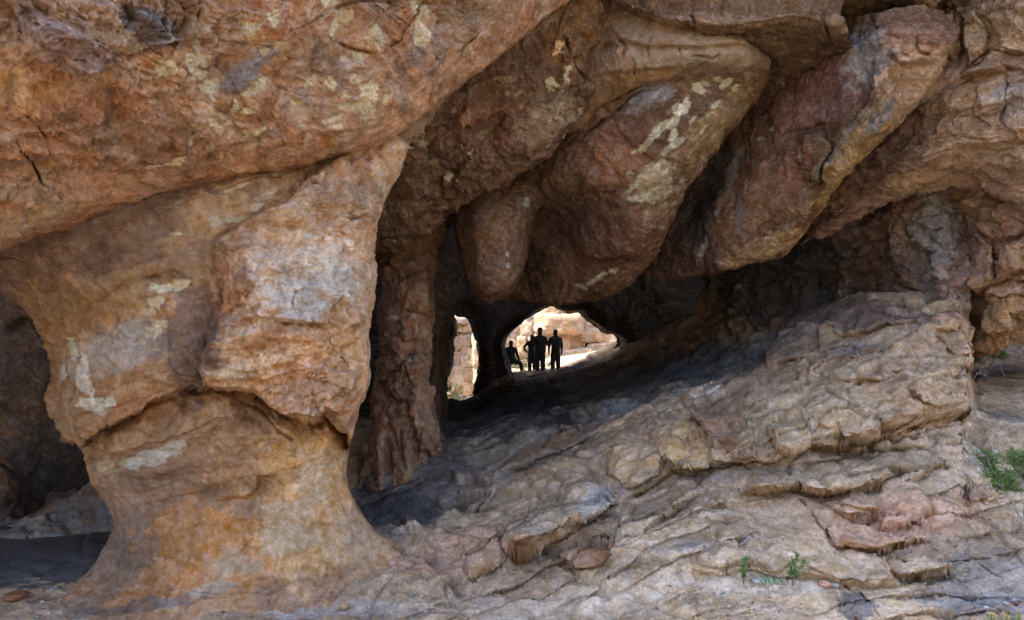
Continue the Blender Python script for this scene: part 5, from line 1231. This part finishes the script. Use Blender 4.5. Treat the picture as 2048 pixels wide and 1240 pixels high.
# shrub at the right edge
gb = on_ground(2062, 1075)
YB = gb.y - .15
shrub('shrub', tuple(gb), [(near(1978, 922, YB), (.18, .16, .17)), (near(1995, 950, YB - .05), (.22, .16, .12)), (near(2012, 972, YB + .05), (.26, .17, .10)), (near(2035, 915, YB), (.17, .16, .15)), (near(2055, 945, YB), (.24, .17, .18)), (near(2080, 905, YB), (.2, .17, .2))],
      [[gb, near(2030, 1010, YB), near(1985, 950, YB), near(1945, 925, YB)], [near(1985, 950, YB), near(1975, 915, YB - .05), near(1940, 888, YB - .05), near(1937, 902, YB)], [near(1965, 935, YB), near(1945, 922, YB), near(1925, 912, YB)], [near(1943, 918, YB), near(1938, 890, YB), near(1940, 882, YB)], [near(1985, 945, YB - .03), near(1988, 905, YB), near(1983, 890, YB), near(1987, 862, YB)], [gb, near(2045, 1000, YB), near(2040, 940, YB)]],
      'leafy green shrub on bare grey branches at the right edge of the slope', 1000, .030, M_LEAF, 5, twigs=9)
# dry bush in the gap at the right
gb = near(1972, 752, 15.0)
shrub('shrub', tuple(gb), [(near(1985, 703, 14.7), (.34, .25, .16)), (near(2005, 712, 14.8), (.22, .2, .1)), (near(1955, 722, 14.7), (.16, .15, .1))], [[gb, near(1960, 735, 14.6), near(1942, 722, 14.6)], [gb, near(1955, 745, 14.5), near(1945, 760, 14.5)], [gb, near(2000, 735, 14.6), near(2010, 752, 14.5)], [gb, near(1990, 715, 14.6), near(2000, 700, 14.6)], [gb, near(1970, 730, 14.5), near(1952, 748, 14.4)]],
      'tangled dry bush with a few green leaves in the gap under the boulder', 260, .05, M_LEAF, 8, twigs=8)
# seedlings
def seedling(px, py, hpx, label, seed, nleaf=34, lean=(0, 0), ll=.030):
    rd = random.Random(seed)
    b = on_ground(px, py) + Vector((0, -.05, 0)); h = hpx / F * b.y
    root = empty('seedling', tuple(b)); tag(root, label, 'seedling', 'seedlings rooted in cracks of the rock floor')
    for k in range(3):
        tip = b + Vector((lean[0] * h + rd.uniform(-.18, .22) * h, rd.uniform(-.1, .1) * h - .03, h * rd.uniform(.7, 1.0)))
        st = wig(b + Vector((0, -.02, -.02)), tip, 6, .05, rd)
        m = MB(); m.tube(st, .0045, .002, 4); m.build('stem', M_STEM, root)
        for q in range(nleaf // 3):
            t = rd.uniform(.25, 1.0); i = min(5, int(t * 6)); pos = st[i].lerp(st[i + 1], t * 6 - i)
            d = rv(rd); d.z = abs(d.z) * .7 + .1
            l = MB(); l.leaf(pos, d, rv(rd), ll * rd.uniform(.7, 1.35), ll * rd.uniform(.45, .65)); l.build('leaf', M_LEAF2, root)
    return root
seedling(1482, 1160, 60, 'narrow green seedling in a floor crack, left of the two', 21, 66, (.12, 0), .060)
seedling(1578, 1162, 66, 'bushier green seedling in a floor crack, right beside the pale succulents', 22, 84, (.10, 0), .064)
seedling(1636, 899, 30, 'tiny seedling in the crack under the tan mound', 23, 24, (0, 0), .035)
# succulent clump
rd = random.Random(4)
b = on_ground(1545, 1163)
su = empty('succulent_clump', tuple(b)); tag(su, 'low clump of pale fleshy succulents between the two seedlings', 'succulent')
for k in range(110):
    p = on_ground(1545 + rd.uniform(-27, 27), 1163 + rd.uniform(-4, 3)) + Vector((0, rd.uniform(-.05, .03), -.005))
    m = MB(); m.tube([p, p + Vector((rd.uniform(-.03, -.0), rd.uniform(-.01, .01), .025)), p + Vector((rd.uniform(-.05, -.01), rd.uniform(-.02, .01), rd.uniform(.04, .07)))], .008, .004, 5)
    m.build('fleshy_leaf', M_SUCC, su)
# dead twigs
def twig(pts, label, r=.011):
    g = [on_ground(*p) + Vector((0, -.03, .03)) for p in pts]
    root = empty('dead_twig', tuple(g[0])); tag(root, label, 'twig')
    m = MB(); m.tube(g, r, r * .5, 5); m.build('stem', M_TWIG, root)
    m = MB(); m.tube([g[-2], g[-2] + Vector((-.03, 0, .05))], r * .7, r * .3, 4); m.build('fork', M_TWIG, root)
    m = MB(); m.tube([g[-2], g[-2] + Vector((.07, 0, -.02))], r * .5, r * .3, 4); m.build('fork', M_TWIG, root)
twig([(1476, 1094), (1486, 1088), (1493, 1080), (1497, 1076)], 'small forked grey dead twig lying on the rock above the seedlings')
# yellow flowering herb at the bottom right
b = on_ground(2010, 1236)
herb = empty('flowering_herb', tuple(b)); tag(herb, 'yellow flowering herb with green leaves at the bottom right corner', 'herb')
for k in range(26):
    p = on_ground(2005 + rd.uniform(-38, 45), 1242 + rd.uniform(-6, 20)); tip = p + Vector((rd.uniform(-.04, .04), rd.uniform(-.05, .03), rd.uniform(.05, .13)))
    m = MB(); m.tube([p, tip], .003, .002, 3); m.build('stem', M_LEAF2, herb)
    m = MB()
    for q in range(7):
        m.leaf(tip + rv(rd) * .012, rv(rd), rv(rd), .014, .010)
    fl = m.build('flower', M_YEL if rd.random() < .75 else M_LEAF2, herb)
    m = MB()
    for q in range(4):
        m.leaf(p.lerp(tip, rd.uniform(.1, .7)), rv(rd) + Vector((0, 0, .5)), rv(rd), .035, .014)
    m.build('leaf', M_LEAF2, herb)
# bushes beyond the holes
def far_bush(px, py, Y, rx, rz, label, seed, n=300):
    c = near(px, py, Y); zb = float(land_height(np.array(c.x), np.array(c.y)))
    base = Vector((c.x, c.y, min(zb, c.z - rz)))
    shrub('shrub', tuple(base), [(c, (rx, rx, rz)), (c + Vector((rx * .6, -.2, -rz * .3)), (rx * .7, rx * .7, rz * .7)), (c + Vector((-rx * .5, .2, -rz * .4)), (rx * .6, rx * .6, rz * .6))],
          [[base, c]], label, n, .10, M_LEAF_FAR, seed)
far_bush(903, 785, 33, .55, .5, 'small green bush at the foot of the narrow left hole', 31, 260)
far_bush(1050, 722, 35, .75, .75, 'sunlit green bush behind the two left hikers', 32, 320)
far_bush(1090, 728, 35, .5, .6, 'green bush showing between the hikers legs, beyond the crest', 33, 220)
far_bush(1035, 738, 34, .5, .5, 'low green bush under the raised knee of the leftmost hiker', 34, 200)

# ================================================================== LOOSE STONES
def stone_col(base):
    def f(p, seed): return np.asarray(base) * (1 + .3 * fbm(p, 6., 4, seed))[:, None]
    return f
STN = [(32, 1196, 20, 8, RUST * .8, 'flat rust brown stone on the dark floor at the lower left'), (688, 1216, 9, 7, TAN, 'small round tan stone at the foot of the front pillar'), (1255, 1076, 7, 4, RUST, 'tiny red stone below the rust red block'),
       (1510, 1163, 9, 4, GREY * 1.3, 'pale stone beside the left seedling'), (1650, 1170, 12, 5, PINK * 1.2, 'flat pinkish stone at the end of the seedling crack'), (1668, 1172, 9, 4, GREY * 1.2, 'grey stone next to the flat pinkish one'),
       ]
for i, (sx, sy, rx, ry, colr, lab) in enumerate(STN):
    g = on_ground(sx, sy)
    o = boulder_mesh('stone', sx, sy - ry * .55, rx, ry, g.y - .04, None, 900. + 7 * i, n=10, lean=0, mat=M_ROCK, colf=stone_col(colr), ex=2.6)
    tag(o, lab, 'stone')

rp = np.random.default_rng(5)
zone = np.nonzero((((GPX > 1180) & (GPX < 2060) & (GPY > 960)) | ((GPX > 0) & (GPX < 1200) & (GPY > 1170))) & (GPY < 1245) & (GV[:, 1] < 11))[0]
zone = zone[rp.random(len(zone)) < sst(-.2, .5, fbm(GV[zone], 1.1, 3, 66.))]
pick = rp.choice(zone, 900, replace=False)
pv, pf, pc = [], [], []
ico = np.array([(0, 0, 1), (.9, 0, .4), (.28, .85, .4), (-.73, .53, .4), (-.73, -.53, .4), (.28, -.85, .4), (.73, .53, -.4), (-.28, .85, -.4), (-.9, 0, -.4), (-.28, -.85, -.4), (.73, -.53, -.4), (0, 0, -1)])
icf = np.array([(0, 1, 2), (0, 2, 3), (0, 3, 4), (0, 4, 5), (0, 5, 1), (1, 6, 2), (2, 7, 3), (3, 8, 4), (4, 9, 5), (5, 10, 1), (6, 7, 2), (7, 8, 3), (8, 9, 4), (9, 10, 5), (10, 6, 1), (11, 7, 6), (11, 8, 7), (11, 9, 8), (11, 10, 9), (11, 6, 10)])
for k in pick:
    r = .006 + .022 * rp.random() ** 3
    q = ico * (1 + .35 * rp.normal(size=(12, 1))) * r * np.array([1.2, 1, .7]) + GV[k] + np.array([0, -.01, r * .3])
    pf.append(icf + 12 * len(pv)); pv.append(q); pc.append(np.repeat([[TAN, BEIGE, PINK, GREY, BROWN, WHITE * .8][rp.integers(6)] * rp.uniform(.7, 1.15)], 12, 0))
o = mesh_np('gravel', np.concatenate(pv), np.concatenate(pf), M_ROCK, np.concatenate(pc), None, False)
tag(o, 'scattered fine gravel lying on the rock floor along the bottom edge', 'gravel', kind='stuff')

# ================================================================== HIKERS
M_CL1 = plain_material('dark_jacket', (.035, .04, .055), .85, 12, .3)
M_CL2 = plain_material('dark_red_shirt', (.075, .03, .022), .85, 12, .3)
M_CL3 = plain_material('olive_shirt', (.05, .05, .035), .85, 12, .3)
M_TR = plain_material('dark_trousers', (.04, .038, .038), .9, 12, .3)
M_SKIN = plain_material('skin', (.28, .16, .11), .6, 12, .1)
M_BAG = plain_material('pack_cloth', (.03, .032, .036), .7, 16, .3)
M_HAT = plain_material('hat_cloth', (.04, .036, .03), .9, 16, .2)

def skinned(name, joints, edges, mat, parent=None, levels=2):
    me = bpy.data.meshes.new(name)
    me.from_pydata([j[0] for j in joints], edges, [])
    o = bpy.data.objects.new(name, me); COL.objects.link(o)
    o.parent = parent
    m = o.modifiers.new('skin', 'SKIN'); m.use_smooth_shade = True
    sv = me.skin_vertices[0].data
    for i, j in enumerate(joints):
        r = j[1]; r = tuple(1.22 * q for q in r) if isinstance(r, tuple) else 1.3 * r
        sv[i].radius = r if isinstance(r, tuple) else (r, r)
    sv[0].use_root = True
    s = o.modifiers.new('smooth', 'SUBSURF'); s.levels = levels; s.render_levels = levels
    me.materials.append(mat)
    return o

def person(loc, height, label, pose, shirt, head_gear, rz=0):
    """body seen from behind: x right, y away from the camera; one continuous skinned figure, measured for 1.75 m"""
    root = empty('person', loc); root.scale = (height / 1.75,) * 3; root.rotation_euler = (0, 0, rz)
    tag(root, label, 'person', 'hikers in the big daylight hole')
    J = [((0, 0, .95), (.155, .11)), ((0, 0, 1.12), (.14, .10)), ((0, .01, 1.32), (.175, .115)), ((0, .0, 1.44), (.12, .09)), ((0, .02, 1.52), (.055, .055)), ((0, .03, 1.60), (.075, .085)), ((0, .03, 1.69), (.075, .085)), ((0, .03, 1.745), (.045, .05))]
    Ed = [(0, 1), (1, 2), (2, 3), (3, 4), (4, 5), (5, 6), (6, 7)]
    for side, key in ((-1, 'la'), (1, 'ra')):
        sh, el, wr, hd = pose[key]
        b = len(J)
        J += [(sh, .062), (el, .045), (wr, .033), (hd, (.042, .025))]
        Ed += [(3, b), (b, b + 1), (b + 1, b + 2), (b + 2, b + 3)]
        # thumb and fingers
        d = Vector(hd) - Vector(wr); d.normalize()
        for q, off in enumerate((-.03, -.01, .01, .03)):
            J.append(((hd[0] + off * .3 + d.x * .075, hd[1] + off + d.y * .075, hd[2] + d.z * (.08 - abs(off) * .5)), .009)); Ed.append((b + 3, len(J) - 1))
        J.append(((hd[0] + side * -.03, hd[1] + .045, hd[2] + d.z * .01), .010)); Ed.append((b + 3, len(J) - 1))
    for side, key in ((-1, 'll'), (1, 'rl')):
        hp, kn, an, toe = pose[key]
        b = len(J)
        J += [(hp, .095), (kn, .066), (an, .045), (toe, (.045, .03))]
        Ed += [(0, b), (b, b + 1), (b + 1, b + 2), (b + 2, b + 3)]
    body = skinned('body', J, Ed, shirt, root)
    # trousers as a slightly wider skin over hips and legs
    TJ = [((0, 0, 1.02), (.165, .12)), ((0, 0, .93), (.172, .125))]; TE = [(0, 1)]
    for key in ('ll', 'rl'):
        hp, kn, an, toe = pose[key]; b = len(TJ)
        TJ += [(hp, .108), (kn, .082), (an, .066)]; TE += [(1, b), (b, b + 1), (b + 1, b + 2)]
    skinned('trousers', TJ, TE, M_TR, root)
    for key in ('ll', 'rl'):
        hp, kn, an, toe = pose[key]
        skinned('shoe', [((an[0], an[1] - .05, an[2] - .03), .05), (toe, (.05, .04)), ((toe[0], toe[1] + .05, toe[2]), (.04, .03))], [(0, 1), (1, 2)], M_BAG, root, 1)
    # hair, then cap or hat
    m = MB()
    prof = {'hat': [(.0, 1.83), (.07, 1.825), (.098, 1.78), (.10, 1.73), (.16, 1.715), (.165, 1.705), (.10, 1.70)], 'cap': [(.0, 1.80), (.06, 1.79), (.095, 1.75), (.10, 1.70), (.098, 1.69)], 'hair': [(.0, 1.80), (.06, 1.79), (.09, 1.74), (.094, 1.66), (.085, 1.60), (.07, 1.57)]}[head_gear]
    k = 18
    for (r, z) in prof:
        for j in range(k):
            t = 2 * math.pi * j / k
            m.v.append(Vector((r * math.cos(t), .03 + r * 1.08 * math.sin(t) - (.02 if head_gear == 'hair' else 0), z)))
    for i in range(len(prof) - 1):
        for j in range(k): m.f.append((i * k + j, i * k + (j + 1) % k, (i + 1) * k + (j + 1) % k, (i + 1) * k + j))
    if head_gear == 'cap':
        b = len(m.v)
        for z in (1.715, 1.703):
            m.v += [Vector((-.09, .06, z)), Vector((-.20, .03, z - .02)), Vector((-.19, .12, z - .02)), Vector((-.05, .12, z))]
        m.f += [(b, b + 1, b + 2, b + 3), (b + 4, b + 5, b + 6, b + 7), (b, b + 1, b + 5, b + 4), (b + 1, b + 2, b + 6, b + 5), (b + 2, b + 3, b + 7, b + 6)]
    o = m.build(head_gear if head_gear != 'hair' else 'hair', M_HAT if head_gear != 'hair' else M_BAG); o.parent = root
    # face: nose, eyes, mouth and ears look away from the camera
    m = MB()
    for ex in (-.032, .032): m.leaf((ex - .012, .118, 1.665), (1, 0, 0), (0, 1, 0), .024, .012)
    m.leaf((-.025, .118, 1.595), (1, 0, 0), (0, 1, 0), .05, .012)
    o = m.build('face', M_SKIN); o.parent = root
    skinned('nose', [((0, .115, 1.655), .010), ((0, .135, 1.625), .014)], [(0, 1)], M_SKIN, root, 1)
    for s in (-1, 1): skinned('ear', [((s * .078, .03, 1.66), .012), ((s * .082, .025, 1.625), .012)], [(0, 1)], M_SKIN, root, 1)
    return root

def pack(loc, s, label, rz=0):
    """rounded rucksack with lid, pocket and shoulder straps"""
    root = empty('backpack', loc); root.scale = (s,) * 3; root.rotation_euler = (0, 0, rz)
    tag(root, label, 'backpack', 'rucksacks on the hikers')
    def rbox(name, c, sz, mat, ex=4.):
        n = 10
        U, V_ = np.meshgrid(np.linspace(-math.pi / 2, math.pi / 2, n), np.linspace(-math.pi, math.pi, 2 * n), indexing='ij')
        q = np.stack([np.cos(U) * np.cos(V_), np.cos(U) * np.sin(V_), np.sin(U)], -1).reshape(-1, 3)
        q = q / ((np.abs(q) ** ex).sum(1) ** (1 / ex))[:, None] * np.array(sz) + np.array(c)
        return mesh_np(name, q, grid_faces(n, 2 * n), mat, None, root)
    rbox('bag', (0, 0, .24), (.15, .10, .24), M_BAG); rbox('lid', (0, 0, .47), (.145, .11, .045), M_BAG, 3.); rbox('pocket', (0, -.10, .15), (.11, .04, .11), M_BAG)
    for sx in (-.09, .09):
        m = MB(); m.tube([(sx, .08, .46), (sx, .16, .52), (sx, .30, .46), (sx * 1.2, .31, .3), (sx * 1.4, .10, .08)], .018, .018, 6)
        o = m.build('strap', M_BAG); o.parent = root

PX_M = 27.6 / F       # metres per photo pixel where the hikers stand
def stand(px, py, Y=27.6): return W(px, py, Y)
LEGS = dict(ll=((-.09, 0, .90), (-.105, .02, .50), (-.11, 0, .09), (-.12, .14, .035)), rl=((.09, 0, .90), (.105, .02, .50), (.12, 0, .09), (.13, .14, .035)))
ARMS = dict(la=((-.20, 0, 1.42), (-.26, 0, 1.14), (-.26, .08, .90), (-.26, .10, .82)), ra=((.20, 0, 1.42), (.26, 0, 1.14), (.27, .08, .90), (.27, .10, .82)))
# right hiker with rucksack
l4 = stand(1111, 748)
person(l4, 1.76, 'rightmost hiker, standing with a rucksack and arms hanging loose', dict(LEGS, **ARMS), M_CL2, 'hair', rz=.12)
pack((l4[0] + .03, l4[1] - .21, l4[2] + .93), 1.05, 'dark rucksack on the back of the rightmost hiker', .12)
# tall hiker with hat and telephone
l3 = stand(1080, 749, 27.3)
person(l3, 1.80, 'tallest hiker in a brimmed hat, holding up a phone', dict(LEGS, la=((-.20, 0, 1.42), (-.27, .02, 1.14), (-.25, .16, .95), (-.23, .22, .90)), ra=((.20, .0, 1.42), (.28, .06, 1.16), (.36, .22, 1.28), (.38, .25, 1.35))), M_CL3, 'hat')
pack((l3[0] + .06, l3[1] - .20, l3[2] + .82), 1.12, 'bulky dark rucksack on the back of the tallest hiker', .1)
ph = empty('phone', (l3[0] + .41, l3[1] + .28, l3[2] + 1.40)); tag(ph, 'small phone held up by the tallest hiker', 'phone')
for nm, sz, c, mt in (('case', (.04, .006, .075), (0, 0, 0), M_BAG), ('screen', (.036, .002, .068), (0, .008, 0), M_CL1)):
    m = MB()
    for x in (-1, 1):
        for y in (-1, 1):
            for z in (-1, 1): m.v.append(Vector((c[0] + x * sz[0], c[1] + y * sz[1], c[2] + z * sz[2])))
    m.f = [(0, 1, 3, 2), (4, 6, 7, 5), (0, 4, 5, 1), (2, 3, 7, 6), (0, 2, 6, 4), (1, 5, 7, 3)]
    o = m.build(nm, mt, smooth=False); o.parent = ph
ph.rotation_euler = (0, R(25), 0)
# hiker with cap, hand on hip
l2 = stand(1064, 749, 28.0)
person(l2, 1.60, 'hiker in a peaked cap with one hand on the hip, beside the tallest', dict(LEGS, la=((-.20, 0, 1.42), (-.38, -.02, 1.20), (-.22, .02, 1.00), (-.17, .05, .98)), ra=ARMS['ra']), M_CL1, 'cap')
# leftmost hiker, one foot up on a rock
l1 = stand(1022, 764, 27.9)
person(l1, 1.66, 'leftmost hiker, one foot propped up on a rock', dict(la=((-.20, 0, 1.42), (-.27, .0, 1.16), (-.18, .10, .98), (-.14, .14, .94)), ra=((.20, 0, 1.42), (.29, .02, 1.14), (.36, .12, .92), (.38, .16, .86)),
       ll=LEGS['ll'], rl=((.10, 0, .90), (.42, .14, .80), (.48, .16, .42), (.50, .28, .37))), M_CL1, 'hair')
